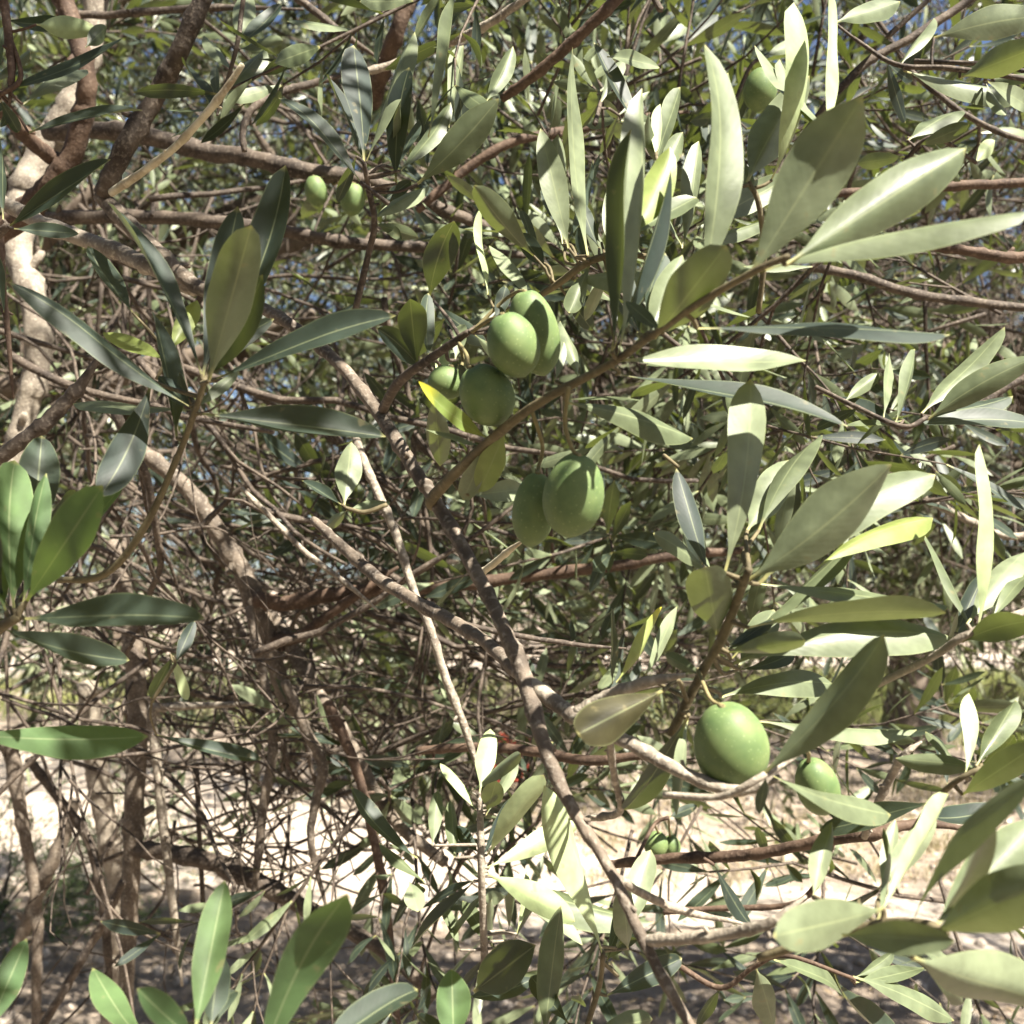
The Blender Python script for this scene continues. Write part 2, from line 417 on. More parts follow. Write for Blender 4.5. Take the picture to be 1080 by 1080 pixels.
def scatter(mb, protos, P, D, S, rng, rshift=None):
    """Place a spray at each point P along direction D, merged into mb."""
    which = rng.integers(0, len(protos), len(P))
    for k, pr in enumerate(protos):
        idx = np.nonzero(which == k)[0]
        if not len(idx): continue
        v, f, m, uv, r = pr
        Rm = np.stack([frame(D[i], rng) for i in idx])
        V = np.einsum('nij,vj->nvi', Rm, v) * S[idx][:, None, None] + P[idx][:, None]
        Fq = f[None] + (np.arange(len(idx)) * len(v))[:, None, None]
        rr = np.clip(np.tile(r, (len(idx), 1)) + rng.normal(0, .12, (len(idx), 1)), 0, 1)
        mb.add(V.reshape(-1, 3), Fq.reshape(-1, 4), np.tile(m, len(idx)), np.tile(uv, (len(idx), 1)), rr.ravel())

def wander(p, d, ln, n, jit, rng, pull=None):
    pts = [np.asarray(p, float)]; d = unit(np.asarray(d, float))
    for k in range(n):
        d = unit(d + rng.normal(0, jit, 3) + (0 if pull is None else pull)); pts.append(pts[-1] + d * ln / n)
    return np.array(pts)

def make_tree(label, base, height, cc, cr, n_spray, seed, lod=0, trunk_r=.12, twigs=0, clusters=50, spread=.32, scale=1.0, group='olive trees of the grove', n_limb=7, droop=0.0, leaf=None, name='olive_tree', twig_r=(.002, .005), zmin=.3):
    rng = np.random.default_rng(seed)
    base = np.array([base[0], base[1], 0.0]); base[2] = gz(base[0], base[1]) - .03
    root = empty(name, base); tag(root, label, 'tree', group)
    cc = np.asarray(cc, float); cr = np.asarray(cr, float)
    th = max(.5, height * .28)
    tp = wander(base, (rng.normal(0, .15), rng.normal(0, .15), 1), th, 6, .12, rng, np.array([0, 0, .1]))
    rad = trunk_r * np.array([1.45, 1.1, .98, .93, .92, .95, .9])
    tp2 = catmull(tp, 5); rad2 = np.interp(np.linspace(0, 6, len(tp2)), range(7), rad)
    mb = MB(); v, f, uv = tube(tp2, rad2, 14, .05, rng, .07); mb.add(v, f, 0, uv)
    mb.build('trunk', TRUNKB, root, base)
    limbs = []
    for k in range(n_limb):
        ang = 6.283 * (k + rng.uniform(-.3, .3)) / n_limb
        end = cc + cr * np.array([math.cos(ang) * .62, math.sin(ang) * .62, rng.uniform(-.15, .65)])
        s = tp2[-1 - int(rng.integers(0, 5))]
        mid = s * .5 + end * .5 + rng.normal(0, .10, 3) * cr + np.array([0, 0, .12 * height * .5])
        pts = catmull([s, s * .72 + mid * .28 + rng.normal(0, .03, 3) * height * .3, mid, mid * .45 + end * .55 + rng.normal(0, .05, 3) * cr, end], 6)
        limbs.append(pts)
        mb = MB(); rr = np.linspace(trunk_r * .5, trunk_r * .07, len(pts)); v, f, uv = tube(pts, rr, 8, .06, rng); mb.add(v, f, 0, uv)
        for q in range(5):
            i = int(rng.integers(6, len(pts) - 2)); d = unit(pts[i + 1] - pts[i]) + rng.normal(0, .7, 3)
            w = wander(pts[i], d, rng.uniform(.3, .6) * cr.mean(), 8, .22, rng)
            v, f, uv = tube(w, np.linspace(rr[i] * .6, .003, len(w)), 6, .05, rng); mb.add(v, f, 0, uv)
            limbs.append(w)
        mb.build('limb', TRUNKB, root, base)
    mb = MB()
    allp = np.vstack(limbs)
    u = rng.normal(0, 1, (clusters, 3)); u /= np.linalg.norm(u, axis=1)[:, None]
    C = u * rng.uniform(.45, 1, (clusters, 1)) ** .6
    ci = rng.integers(0, clusters, n_spray)
    Q = C[ci] + rng.normal(0, spread * .5, (n_spray, 3))
    P = cc + Q * cr; P[:, 2] = np.maximum(P[:, 2], zmin + rng.uniform(0, .25, n_spray))
    D = Q + rng.normal(0, .55, Q.shape) + np.array([0, 0, .12]); D[:, 2] -= droop * rng.random(n_spray)
    scatter(mb, SPRAY if lod == 0 else SPRAYF, P, D, rng.uniform(.8, 1.25, n_spray) * scale, rng)
    for k in range(clusters):                      # twigs that carry the clusters
        t = cc + C[k] * cr * .95; t[2] = max(t[2], zmin)
        s = allp[np.argmin(((allp - t) ** 2).sum(1))]
        m_ = (s + t) / 2 + rng.normal(0, .06, 3)
        w = catmull([s, m_, t], 5); v, f, uv = tube(w, np.linspace(.008, .002, len(w)), 5, .05, rng); mb.add(v, f, 0, uv)
    for k in range(twigs):                         # bare inner twigs
        p = cc + cr * rng.normal(0, .42, 3); p[2] = max(p[2], zmin)
        w = wander(p, rng.normal(0, 1, 3) * np.array([1, .6, .8]), rng.uniform(.25, .7), 7, .24, rng)
        r0 = rng.uniform(*twig_r); v, f, uv = tube(w, np.linspace(r0, r0 * .4, len(w)), 4); mb.add(v, f, 0, uv)
    mb.build('crown', [BARK, leaf or FARLEAF], root, base)
    return root

# ------------------------------------------------------------------ the branches traced from the photograph
def branch(name, label, pts, w, mat=None, sides=10, cat='branch', rough=.03, group=None, seed=0, side_twigs=()):
    """pts: (x px, y px, metres); w: diameter in px at each point."""
    rng = np.random.default_rng(500 + seed)
    w = list(w)
    if name == 'olive_twig' and -5 < pts[-1][0] < 1085 and -5 < pts[-1][1] < 1085: w[-1] *= .4    # shoots taper to their tip
    W = np.array([at(*p) for p in pts]); R = np.array([ww * p[2] / F_PX / 2 for ww, p in zip(w, pts)])
    n = 7; c = catmull(W, n); r = np.interp(np.linspace(0, len(pts) - 1, len(c)), range(len(pts)), R)
    c = c + rng.normal(0, 1, c.shape) * r[:, None] * (.02 if mat is STRAW else .05)
    for k in range(3, len(c) - 2, int(rng.integers(6, 10))): r[k] *= 1.2      # nodes
    mb = MB(); v, f, uv = tube(c, r, sides, rough, rng); mb.add(v, f, 0, uv)
    for k in range(2, len(c) - 3, 9):                                        # stubs of lost shoots
        if rng.random() < .5:
            d = unit(c[k + 1] - c[k]) * .5 + unit(rng.normal(0, 1, 3)); st = np.array([c[k], c[k] + unit(d) * r[k] * 2.2])
            st = catmull(st, 3); v, f, uv = tube(st, np.linspace(r[k] * .5, r[k] * .3, len(st)), 6, .1, rng); mb.add(v, f, 0, uv)
    o = mb.build(name, mat or BARK, None, W[0]); tag(o, label, cat, group)
    return o

BR = [
 ('olive_branch', 'long brown branch running diagonally across the middle, past the olives, to the bottom', MIDBARK,
  [(106,206,.66),(150,250,.64),(204,300,.62),(270,322,.59),(320,352,.56),(365,392,.53),(405,445,.5),(440,500,.47),(460,530,.46),(500,600,.43),(530,660,.41),(555,720,.40),(575,790,.38),(605,855,.37),(645,920,.36),(680,995,.35),(735,1095,.34)],
  [17,18,17,13,13,12,14,15,15,15,16,19,16,13,12,12,11]),
 ('olive_branch', 'brown branch rising to the top edge beside the pale peeled stick', BARK,
  [(108,206,.655),(130,160,.65),(165,100,.65),(192,48,.64),(222,-20,.63)], [20,22,20,20,19]),
 ('olive_branch', 'thick dark branch curving down from the top left corner', REDBARK,
  [(58,-20,.85),(76,25,.85),(90,75,.85),(88,120,.86),(75,165,.87),(50,200,.88),(15,235,.9),(-30,262,.92)], [20,20,21,21,23,26,26,24]),
 ('olive_branch', 'thin dark branch crossing the pale limb at the left edge', REDBARK,
  [(-20,98,.8),(5,120,.82),(32,148,.85),(62,172,.88)], [14,15,16,17]),
 ('olive_branch', 'horizontal brown branch along the upper left behind the peeled stick', BARK,
  [(50,140,1.0),(90,137,.98),(150,142,.96),(215,160,.95),(262,166,.93),(310,178,.92),(360,186,.92),(405,196,.92),(450,214,.93),(505,236,.95),(560,252,.97)], [18,18,19,19,18,18,17,14,13,12,9]),
 ('olive_branch', 'dark branch running level below the upper left horizontal branch', BARK,
  [(40,232,1.02),(110,229,1.02),(200,231,1.0),(285,242,1.0),(370,256,1.0),(470,262,1.02),(560,270,1.05)], [15,15,14,14,13,10,7]),
 ('olive_branch', 'pale lit branch running beside the start of the long diagonal branch', GREYBARK,
  [(-20,205,.72),(20,222,.70),(50,238,.69),(120,264,.67),(160,282,.65),(205,306,.635)], [16,16,17,18,18,16]),
 ('peeled_stick', 'straight pale peeled stick with a cut tip, upper left', STRAW,
  [(118,203,.63),(152,180,.60),(190,150,.58),(230,105,.56),(256,68,.55)], [9,8,8,8,6]),
 ('olive_limb', 'pale sunlit limb descending the left edge', GREYBARK,
  [(104,-30,1.25),(96,40,1.25),(78,105,1.25),(52,150,1.25),(25,205,1.24),(20,262,1.22),(38,330,1.2),(38,390,1.2),(22,455,1.2),(5,520,1.2)], [22,25,28,31,33,29,28,27,25,23]),
 ('olive_twig', 'arching brown twig in the upper left with a hooked end', BARK,
  [(258,160,.75),(256,140,.75),(266,115,.75),(295,98,.76),(330,88,.77),(365,78,.78)], [6,7,8,8,8,8]),
 ('olive_twig', 'brown twig slanting down from the top edge left of centre', BARK,
  [(300,-12,.8),(335,14,.8),(362,36,.8),(400,62,.82)], [8,8,8,7]),
 ('olive_twig', 'dark straight twig slanting to the top edge right of centre', REDBARK,
  [(530,104,.55),(560,82,.54),(600,48,.53),(640,10,.52),(668,-18,.52)], [9,11,12,12,12]),
 ('olive_twig', 'pale brown twig rising towards the top edge at centre', GREYBARK,
  [(378,78,.7),(420,66,.7),(475,45,.68),(520,22,.66),(560,-6,.65)], [8,9,9,9,9]),
 ('olive_branch', 'red-brown branch at the top edge behind the hanging dark leaf', REDBARK,
  [(436,-12,.9),(420,30,.9),(405,70,.92),(392,110,.95)], [16,17,18,18]),
 ('olive_twig', 'brown twig running right below the top centre leaves', REDBARK,
  [(440,222,.9),(490,180,.9),(540,150,.9),(600,138,.92),(660,126,.95),(725,118,.98)], [8,10,10,10,9,8]),
 ('olive_twig', 'red-brown twig passing level behind the large pale right-hand leaves', REDBARK,
  [(840,205,.8),(880,204,.8),(950,200,.8),(1010,196,.8),(1095,192,.8)], [8,9,10,10,10]),
 ('olive_twig', 'dark brown twig sloping down towards the right edge below the long pale leaf', BARK,
  [(855,282,.8),(900,290,.8),(960,309,.8),(1020,318,.8),(1095,326,.8)], [9,10,10,10,9]),
 ('olive_twig', 'orange-brown lit twig ending at the right edge', REDBARK,
  [(940,256,.62),(985,260,.62),(1030,266,.62),(1065,272,.62),(1100,268,.62)], [8,10,11,12,12]),
 ('olive_twig', 'purplish twig rising to the top right corner', BARK,
  [(800,215,.62),(842,150,.62),(885,95,.62),(920,62,.62),(965,38,.62),(1035,-8,.62)], [5,6,8,9,9,9]),
 ('olive_twig', 'brown twig sagging through the top right leaves', BARK,
  [(950,66,.7),(985,96,.7),(1020,122,.7),(1060,142,.7),(1098,152,.7)], [5,6,6,6,6]),
 ('olive_twig', 'slim lit twig hanging parallel to the diagonal branch on its left', GREYBARK,
  [(372,452,.75),(385,490,.74),(400,522,.73),(418,565,.72),(436,622,.71),(452,658,.70),(470,715,.70),(490,768,.70),(505,815,.70)], [8,9,9,9,9,9,9,9,8]),
 ('olive_branch', 'shaded branch joining the diagonal branch from the left at its fork', MIDBARK,
  [(330,548,.58),(365,580,.56),(402,612,.53),(452,642,.49),(505,672,.45),(555,716,.41)], [9,12,13,14,14,15]),
 ('olive_branch', 'dark branch running level across the middle below the twin olives', REDBARK,
  [(270,632,.98),(300,636,.98),(345,628,.97),(400,622,.96),(480,618,.95),(560,607,.94),(640,598,.93),(710,586,.92),(790,580,.92)], [17,17,16,15,13,13,12,11,8]),
 ('olive_branch', 'sunlit brown limb dropping through the tangle left of centre', MIDBARK,
  [(140,470,1.0),(190,508,1.0),(222,548,1.0),(252,598,1.0),(272,640,1.0),(288,690,1.0),(300,735,1.0),(330,775,1.0)], [16,17,19,21,22,19,15,10]),
 ('olive_branch', 'brown limb slanting down right from the lit limb towards the ground', MIDBARK,
  [(262,620,1.02),(300,670,1.0),(335,730,.98),(360,768,.97),(385,815,.96),(420,870,.95),(470,910,.95)], [14,16,15,14,14,13,12]),
 ('olive_twig', 'short brown limb branching off level from the lit limb', REDBARK,
  [(286,676,1.0),(315,672,.98),(345,650,.96),(380,625,.95),(420,598,.95)], [12,13,11,10,8]),
 ('olive_twig', 'pale straight twig crossing the brown tangle', GREYBARK,
  [(255,515,.7),(290,550,.7),(325,585,.7),(365,615,.7),(400,645,.7)], [5,6,6,6,5]),
 ('olive_twig', 'thin twig slanting across below the diagonal branch at centre', BARK,
  [(440,640,.6),(490,658,.6),(550,671,.6),(610,680,.6),(660,684,.6)], [6,6,6,5,5]),
 ('olive_twig', 'short pale cut twig below the twin olives', STRAW,
  [(502,608,.5),(520,595,.49),(538,580,.48),(552,570,.47)], [7,8,7,6]),
 ('olive_trunk_shoot', 'upright grey shoot with shadow bars at the lower left', MIDBARK,
  [(118,570,1.1),(135,640,1.1),(142,700,1.1),(146,760,1.1),(142,850,1.1),(138,930,1.1),(134,1010,1.1),(132,1110,1.1)], [14,18,20,21,21,19,17,15]),
 ('olive_branch', 'dark branch slanting right from the upright grey shoot', BARK,
  [(142,896,1.1),(180,899,1.08),(238,914,1.05),(290,940,1.03),(335,965,1.02),(400,1000,1.0),(460,1050,1.0)], [18,18,20,19,16,14,12]),
 ('olive_twig', 'pale thin twig hanging straight down beside the upright grey shoot', GREYBARK,
  [(270,742,1.0),(215,744,1.0),(175,746,1.0),(160,752,1.0),(165,800,1.0),(171,860,1.0),(176,905,1.0),(184,970,1.0),(192,1040,1.0)], [4,7,9,10,10,10,9,8,7]),
 ('olive_trunk_shoot', 'pale thick shoot left of the upright grey shoot', GREYBARK,
  [(92,720,1.5),(98,780,1.5),(105,830,1.5),(116,890,1.5),(124,950,1.5),(120,1010,1.5),(112,1110,1.5)], [22,23,24,22,20,18,16]),
 ('olive_trunk_shoot', 'crooked lit shoot at the left edge', MIDBARK,
  [(5,770,1.3),(15,810,1.3),(22,860,1.3),(34,920,1.3),(40,980,1.3),(38,1040,1.3),(40,1110,1.3)], [17,16,13,11,11,10,10]),
 ('olive_twig', 'lit shoot leaning across the others at the lower left', MIDBARK,
  [(78,845,1.35),(66,885,1.35),(45,930,1.35),(25,980,1.35),(8,1030,1.35),(-10,1080,1.35)], [13,15,15,13,12,12]),
 ('olive_twig', 'slanting lit twig in front of the thick pale shoot', BARK,
  [(30,800,1.2),(60,840,1.2),(90,880,1.2),(105,930,1.2),(112,985,1.2),(118,1060,1.2)], [9,10,10,10,10,9]),
 ('olive_twig', 'dark twig leaning right at the bottom left corner', BARK,
  [(130,930,1.05),(108,975,1.05),(90,1005,1.05),(70,1040,1.05),(40,1090,1.05)], [8,9,9,9,9]),
 ('olive_twig', 'lit vertical twig in the tangle right of the grey shoot', MIDBARK,
  [(262,640,.95),(282,735,.95),(288,790,.95),(278,845,.95),(272,905,.95),(265,960,.95)], [9,10,11,10,9,8]),
 ('olive_twig', 'jointed lit twig dropping towards the dark slanting branch', MIDBARK,
  [(300,718,.92),(322,768,.92),(340,808,.92),(332,850,.92),(328,890,.92),(345,960,.92)], [10,11,12,9,8,7]),
 ('olive_twig', 'lit twig reaching the middle of the bottom edge from the left tangle', REDBARK,
  [(345,740,.9),(372,800,.9),(390,865,.9),(402,925,.9),(412,1000,.9),(420,1090,.9)], [12,11,10,10,9,9]),
 ('olive_branch', 'blurred grey-brown branch forking right from the diagonal branch', GREYBARK,
  [(560,722,.40),(590,745,.39),(622,765,.38),(660,782,.37),(715,812,.36),(775,834,.35),(822,820,.345)], [18,17,16,15,14,13,8]),
 ('olive_twig', 'lit twig rising right from the fork below the diagonal branch', GREYBARK,
  [(606,752,.385),(640,734,.38),(680,720,.37),(722,712,.36)], [13,13,13,12]),
 ('olive_twig', 'thin twig dropping from the fork and bending back left', GREYBARK,
  [(642,775,.38),(648,820,.40),(654,855,.42),(628,862,.45),(598,864,.48)], [8,8,8,8,6]),
 ('olive_twig', 'blurred branch running right from the lower end of the diagonal branch', GREYBARK,
  [(678,992,.352),(720,990,.34),(770,984,.33),(815,972,.32),(850,945,.32)], [13,13,13,12,9]),
 ('olive_twig', 'pale twig leaving the diagonal branch low on its right', GREYBARK,
  [(645,922,.362),(680,944,.38),(725,962,.4),(790,975,.42)], [10,9,9,6]),
 ('olive_twig', 'red-brown branch running level at the lower right', REDBARK,
  [(640,912,.7),(700,906,.68),(760,904,.66),(815,898,.64),(870,886,.62),(920,880,.6),(975,868,.6),(1040,880,.6)], [9,11,12,12,13,13,10,8]),
 ('olive_twig', 'knobbly lit side twig rising from the lower right level branch', GREYBARK,
  [(912,882,.6),(925,850,.58),(942,815,.57),(955,795,.56),(972,782,.56)], [9,9,9,8,6]),
 ('olive_twig', 'thin dark twig in front of the sunlit path at the lower right', REDBARK,
  [(700,962,.75),(760,958,.74),(830,955,.72),(860,935,.7),(880,890,.68)], [6,6,6,6,5]),
 ('olive_branch', 'dark blurred branch hugging the shaded leaf near the lower centre', REDBARK,
  [(440,792,.8),(500,788,.78),(560,792,.75),(620,802,.72),(680,796,.7)], [9,10,11,11,9]),
 ('olive_twig', 'purple-grey branch passing behind the left leaf cluster', BARK,
  [(-15,492,.5),(20,468,.5),(52,442,.5),(80,412,.5),(108,372,.5)], [15,16,16,14,11]),
 ('olive_twig', 'thin brown twig hanging at the left edge', REDBARK,
  [(0,240,.55),(3,300,.55),(8,350,.55),(14,420,.55)], [8,7,6,6]),
 ('olive_twig', 'grey-brown twig reaching the right edge from the shaded thicket', GREYBARK,
  [(960,515,1.0),(985,530,1.0),(1020,548,1.0),(1060,565,1.0),(1098,562,1.0)], [6,8,8,8,8]),
 ('olive_twig', 'brown twig at the right edge above the grey-green level leaf', BARK,
  [(1010,450,.8),(1030,432,.8),(1058,410,.8),(1098,392,.8)], [8,10,9,8]),
 ('olive_twig', 'thin brown twig along the top edge at the left', BARK,
  [(60,14,.95),(110,16,.95),(160,12,.95),(230,8,.95),(320,10,.95)], [7,8,8,7,6]),
 ('olive_twig', 'brown twig at the top left edge above the teal leaf', REDBARK,
  [(2,-12,.6),(8,30,.6),(12,70,.6),(10,110,.6)], [9,9,9,7]),
]
for i, (nm, lab, mat, pts, w) in enumerate(BR):
    branch(nm, lab, pts, w, mat, seed=i, cat='stick' if nm == 'peeled_stick' else ('twig' if nm == 'olive_twig' else 'branch'))

# ------------------------------------------------------------------ leafy sprigs traced from the photograph
MATS = {'b': SHADEBROWNLEAF, 't': LEAF, 'u': LEAF, 'g': FRESH, 'v': FRESH, 'y': YELLOW, 'Y': YTIP, 'z': YTIP}

def nearest_on(poly, x, y):
    best = None
    for (a, b) in zip(poly[:-1], poly[1:]):
        ax, ay, ad = a; bx, by, bd = b
        l2 = (bx - ax) ** 2 + (by - ay) ** 2 + 1e-9
        t = min(1, max(0, ((x - ax) * (bx - ax) + (y - ay) * (by - ay)) / l2))
        q = (ax + t * (bx - ax), ay + t * (by - ay), ad + t * (bd - ad)); dd = math.hypot(q[0] - x, q[1] - y)
        if best is None or dd < best[0]: best = (dd, q)
    return best

def olive(root, org, cx, cy, rx, ry, ang, d, stalk, rng):
    """cx, cy, half sizes in px; ang: tilt of the long axis in degrees; stalk: points (px, py, d) down to the fruit."""
    c = at(cx, cy, d); k = d / F_PX
    ax = unit(math.sin(math.radians(ang)) * RGT + math.cos(math.radians(ang)) * UPV - FWD * .25)
    e1 = unit(np.cross(ax, FWD)); e2 = np.cross(ax, e1)
    nl, nm = 20, 28
    th = np.linspace(0.0, math.pi, nl); ph = np.linspace(0, 2 * math.pi, nm, endpoint=False)
    z = np.cos(th); r = np.sin(th) * (1 - 0.07 * z) 
    z = z * 1.0 - 0.05 * np.exp(-((th - math.pi) / .18) ** 2) - 0.07 * np.exp(-(th / .3) ** 2)
    r = np.maximum(r, 1e-4)
    V = c + (z * ry * k)[:, None, None] * ax + (r * rx * k)[:, None, None] * (np.cos(ph)[None, :, None] * e1 + np.sin(ph)[None, :, None] * e2)
    i = np.arange(nl - 1)[:, None] * nm; j = np.arange(nm)[None]; jj = (j + 1) % nm
    Fq = np.stack([i + j, i + nm + j, i + nm + jj, i + jj], -1).reshape(-1, 4)
    mb = MB(); mb.add(V.reshape(-1, 3), Fq); o = mb.build('olive', OLIVE, root, org)
    top = c + ax * ry * k * .93
    sp = catmull([at(*p) for p in stalk] + [top], 6)
    mb = MB(); v, f, uv = tube(sp, np.linspace(.0008, .0007, len(sp)) * (1 + .5 * (np.linspace(0, 1, len(sp)) > .93)), 7, .05, rng); mb.add(v, f, 0, uv)
    mb.build('stalk', GREENSTEM, o, org)
    return o

def sprig(label, stem, sw, leaves, olives=(), stem_mat=None, name='olive_sprig', seed=0, group=None):
    """stem: (px, py, m) points; sw: px diameters; leaves: (base x, y, tip x, y, width px, side, tilt sign, side bend px [, depth])."""
    rng = np.random.default_rng(1000 + seed)
    org = at(*stem[0]); root = empty(name, org); tag(root, label, 'sprig', group)
    W = np.array([at(*p) for p in stem]); R = np.array([w * p[2] / F_PX / 2 for w, p in zip(sw, stem)])
    mb = MB(); c = catmull(W, 6); r = np.interp(np.linspace(0, len(W) - 1, len(c)), range(len(W)), R)
    v, f, uv = tube(c, r, 9, .05, rng); mb.add(v, f, 0, uv)
    todo = []
    leaves = list(leaves)
    if len(leaves) >= 5:                                     # younger and hidden leaves of the same shoots
        for q in range(int(len(leaves) * .45)):
            b = leaves[int(rng.integers(0, len(leaves)))]; an = math.radians(rng.choice([-1, 1]) * rng.uniform(14, 42)); lf_ = rng.uniform(.5, .9)
            dx, dy = (b[2] - b[0]) * lf_, (b[3] - b[1]) * lf_; dx, dy = dx * math.cos(an) - dy * math.sin(an), dx * math.sin(an) + dy * math.cos(an)
            d0 = (b[8] if len(b) > 8 else nearest_on(stem, b[0], b[1])[1][2]) + rng.uniform(.008, .03)
            sd_ = b[5] if b[5] in 'utgUT' else 'u'
            leaves.append((b[0] + rng.normal(0, 4), b[1] + rng.normal(0, 4), b[0] + dx, b[1] + dy, max(9, b[4] * rng.uniform(.35, .8)), rng.choice([sd_, 'u', 't'] if sd_ != 'g' else ['g', 't']), rng.choice([-1, 1]), rng.normal(0, 4), d0))
    for lf in leaves:
        bx, by, tx, ty, w, side, sg, bend = lf[:8]
        dd, q = nearest_on(stem, bx, by)
        d0 = q[2]
        if len(lf) > 8: d0 = lf[8]
        k = d0 / F_PX
        P0 = at(bx, by, d0)
        if 3 < dd < 60:                                          # shoot that joins the leaf to the stem
            S = at(*q); v, f, uv = tube(catmull([S, (S + P0) / 2 + rng.normal(0, .06, 3) * np.linalg.norm(P0 - S), P0], 4), np.linspace(.0009, .0007, 9), 6); mb.add(v, f, 0, uv)
        lp = math.hypot(tx - bx, ty - by) * k               # length seen
        L = max(lp * 1.02, rng.uniform(.052, .066)); L = min(L, lp * 1.35)
        dz = sg * math.sqrt(max(L * L - lp * lp, 0))
        P1 = at(tx, ty, d0 + dz)
        a = unit(P1 - P0); L = np.linalg.norm(P1 - P0)
        view = unit(CAM - (P0 + P1) / 2); n0 = unit(view - (view @ a) * a); s0 = np.cross(a, n0)
        wv = w * k * .94; r0 = math.acos(min(1, wv / max(wv, L * rng.uniform(.17, .20))))
        best = None
        for rc in (-1.0, -.7, -.4, -r0, r0, .4, .7, 1.0):       # tilt about its own axis: how the blade takes the light
            if abs(rc) + .05 < r0 or (wv / math.cos(rc) > max(.26 * L, wv * 1.02) and abs(rc) > r0 + .01): continue
            sc_ = float((math.cos(rc) * n0 + math.sin(rc) * s0) @ SUN) * (-1 if side in 'UT' else 1) + rng.normal(0, .08)
            if best is None or sc_ > best[0]: best = (sc_, rc)
        roll = best[1] if best else r0; wr = wv / math.cos(roll); side = {'U': 'u', 'T': 't'}.get(side, side)
        n = math.cos(roll) * n0 + math.sin(roll) * s0
        if side in 'uvyzb': n = -n
        thin = w < 18
        v, f, uv = leaf_mesh(P0, a, n, L, wr, 16, 7, arch=rng.uniform(-.10, .04) if not thin else rng.uniform(-.02, .01), fold=rng.uniform(.15, .6) if rng.random() < .75 else -rng.uniform(.1, .35),
                             side_bend=bend * k * (-1 if side in 'uvyzb' else 1), wave=.09, twist=rng.normal(0, .38), rng=rng, vary=True)
        l_ = MB(); l_.add(v, f, 0, uv, rng.random()); todo.append((l_, MATS[side]))
    mb.build('stem', stem_mat or TWIGBARK, root, org)
    for l_, m in todo: l_.build('leaf', m, root, org)
    for ov in olives: olive(root, org, ov[0], ov[1], ov[2] * .98, ov[3] * 1.07, *ov[4:], rng)
    return root

sprig('fruiting twig forking right off the diagonal branch, with two olives and broad pale leaves',
 [(464,536,.464),(456,526,.455),(500,480,.42),(560,430,.39),(640,386,.37),(690,352,.35),(740,318,.33),(800,284,.315),(832,270,.31)], [12,13,11,10,9,8,8,8,6],
 [(790,292,908,105,72,'U',-1,0),(828,280,1032,148,58,'u',1,0),(800,287,1090,226,24,'u',-1,4),(690,357,763,263,52,'U',-1,0),
  (738,318,752,42,42,'u',1,6,.34),(652,376,667,95,18,'u',1,4),(646,372,656,135,24,'T',-1,4,.36),(664,250,703,163,38,'y',1,-6,.37),
  (735,346,1002,352,20,'t',1,0,.34),(655,380,847,386,38,'u',1,3),(597,424,730,463,31,'u',1,0),(650,395,897,440,15,'t',-1,0,.4),
  (514,462,437,403,19,'Y',-1,5),(533,455,504,522,32,'y',1,0),(516,466,489,526,24,'u',1,0),(458,412,464,492,27,'u',1,0,.44),
  (586,402,594,362,12,'u',1,0,.42),(495,522,552,516,25,'u',1,0,.43),(700,352,660,318,16,'t',1,0),(610,400,590,340,18,'u',1,0,.43)],
 [(605,522,33,42,8,.375,[(600,408,.37),(596,445,.375),(603,472,.375)]),(563,537,23,38,6,.395,[(560,430,.39),(572,470,.40),(568,492,.40)])],
 seed=1)
sprig('short brown twig carrying four green olives left of centre',
 [(404,432,.50),(420,404,.48),(445,384,.46),(480,360,.44),(494,350,.435)], [11,11,10,9,7],
 [(470,335,428,378,22,'t',1,0,.5),(440,388,432,312,32,'t',-1,0),(452,378,449,312,18,'t',1,0,.48),(458,318,520,362,19,'t',1,0,.47),(523,342,534,300,17,'t',1,0),
  (480,380,486,342,20,'u',1,0,.47),(462,402,472,356,16,'v',1,0,.47),(500,352,548,392,14,'u',1,0,.46)],
 [(513,416,29,32,-28,.405,[(484,362,.437),(492,374,.42),(494,386,.41)]),(471,403,20,17,15,.43,[(484,362,.437),(488,378,.44),(484,392,.435)]),
  (541,363,28,33,-20,.395,[(498,350,.43),(515,338,.42),(524,335,.41)]),(563,350,27,43,-14,.42,[(498,350,.44),(530,318,.44),(545,308,.43)])],
 stem_mat=BARK, seed=2)
sprig('upright pale leaves crowding a bud-studded twig above the olives',
 [(560,318,.56),(590,298,.55),(622,276,.54),(655,268,.53),(690,272,.52)], [7,8,8,8,6],
 [(620,270,603,50,23,'u',1,0,.50),(600,262,570,135,31,'u',1,0),(594,258,588,142,22,'u',1,0,.57),(563,270,500,193,27,'U',-1,0),(515,312,502,225,12,'v',1,0,.6),
  (605,295,694,300,23,'u',-1,0),(575,282,548,245,22,'t',1,0),(598,312,626,350,18,'t',1,0),(640,285,618,340,14,'u',1,0),(632,262,612,210,16,'t',1,0,.57),
  (680,270,640,240,13,'u',1,0),(645,272,652,190,18,'u',1,0,.56),(622,280,600,330,22,'u',-1,0),(560,315,516,260,18,'u',1,0,.6)], seed=3)
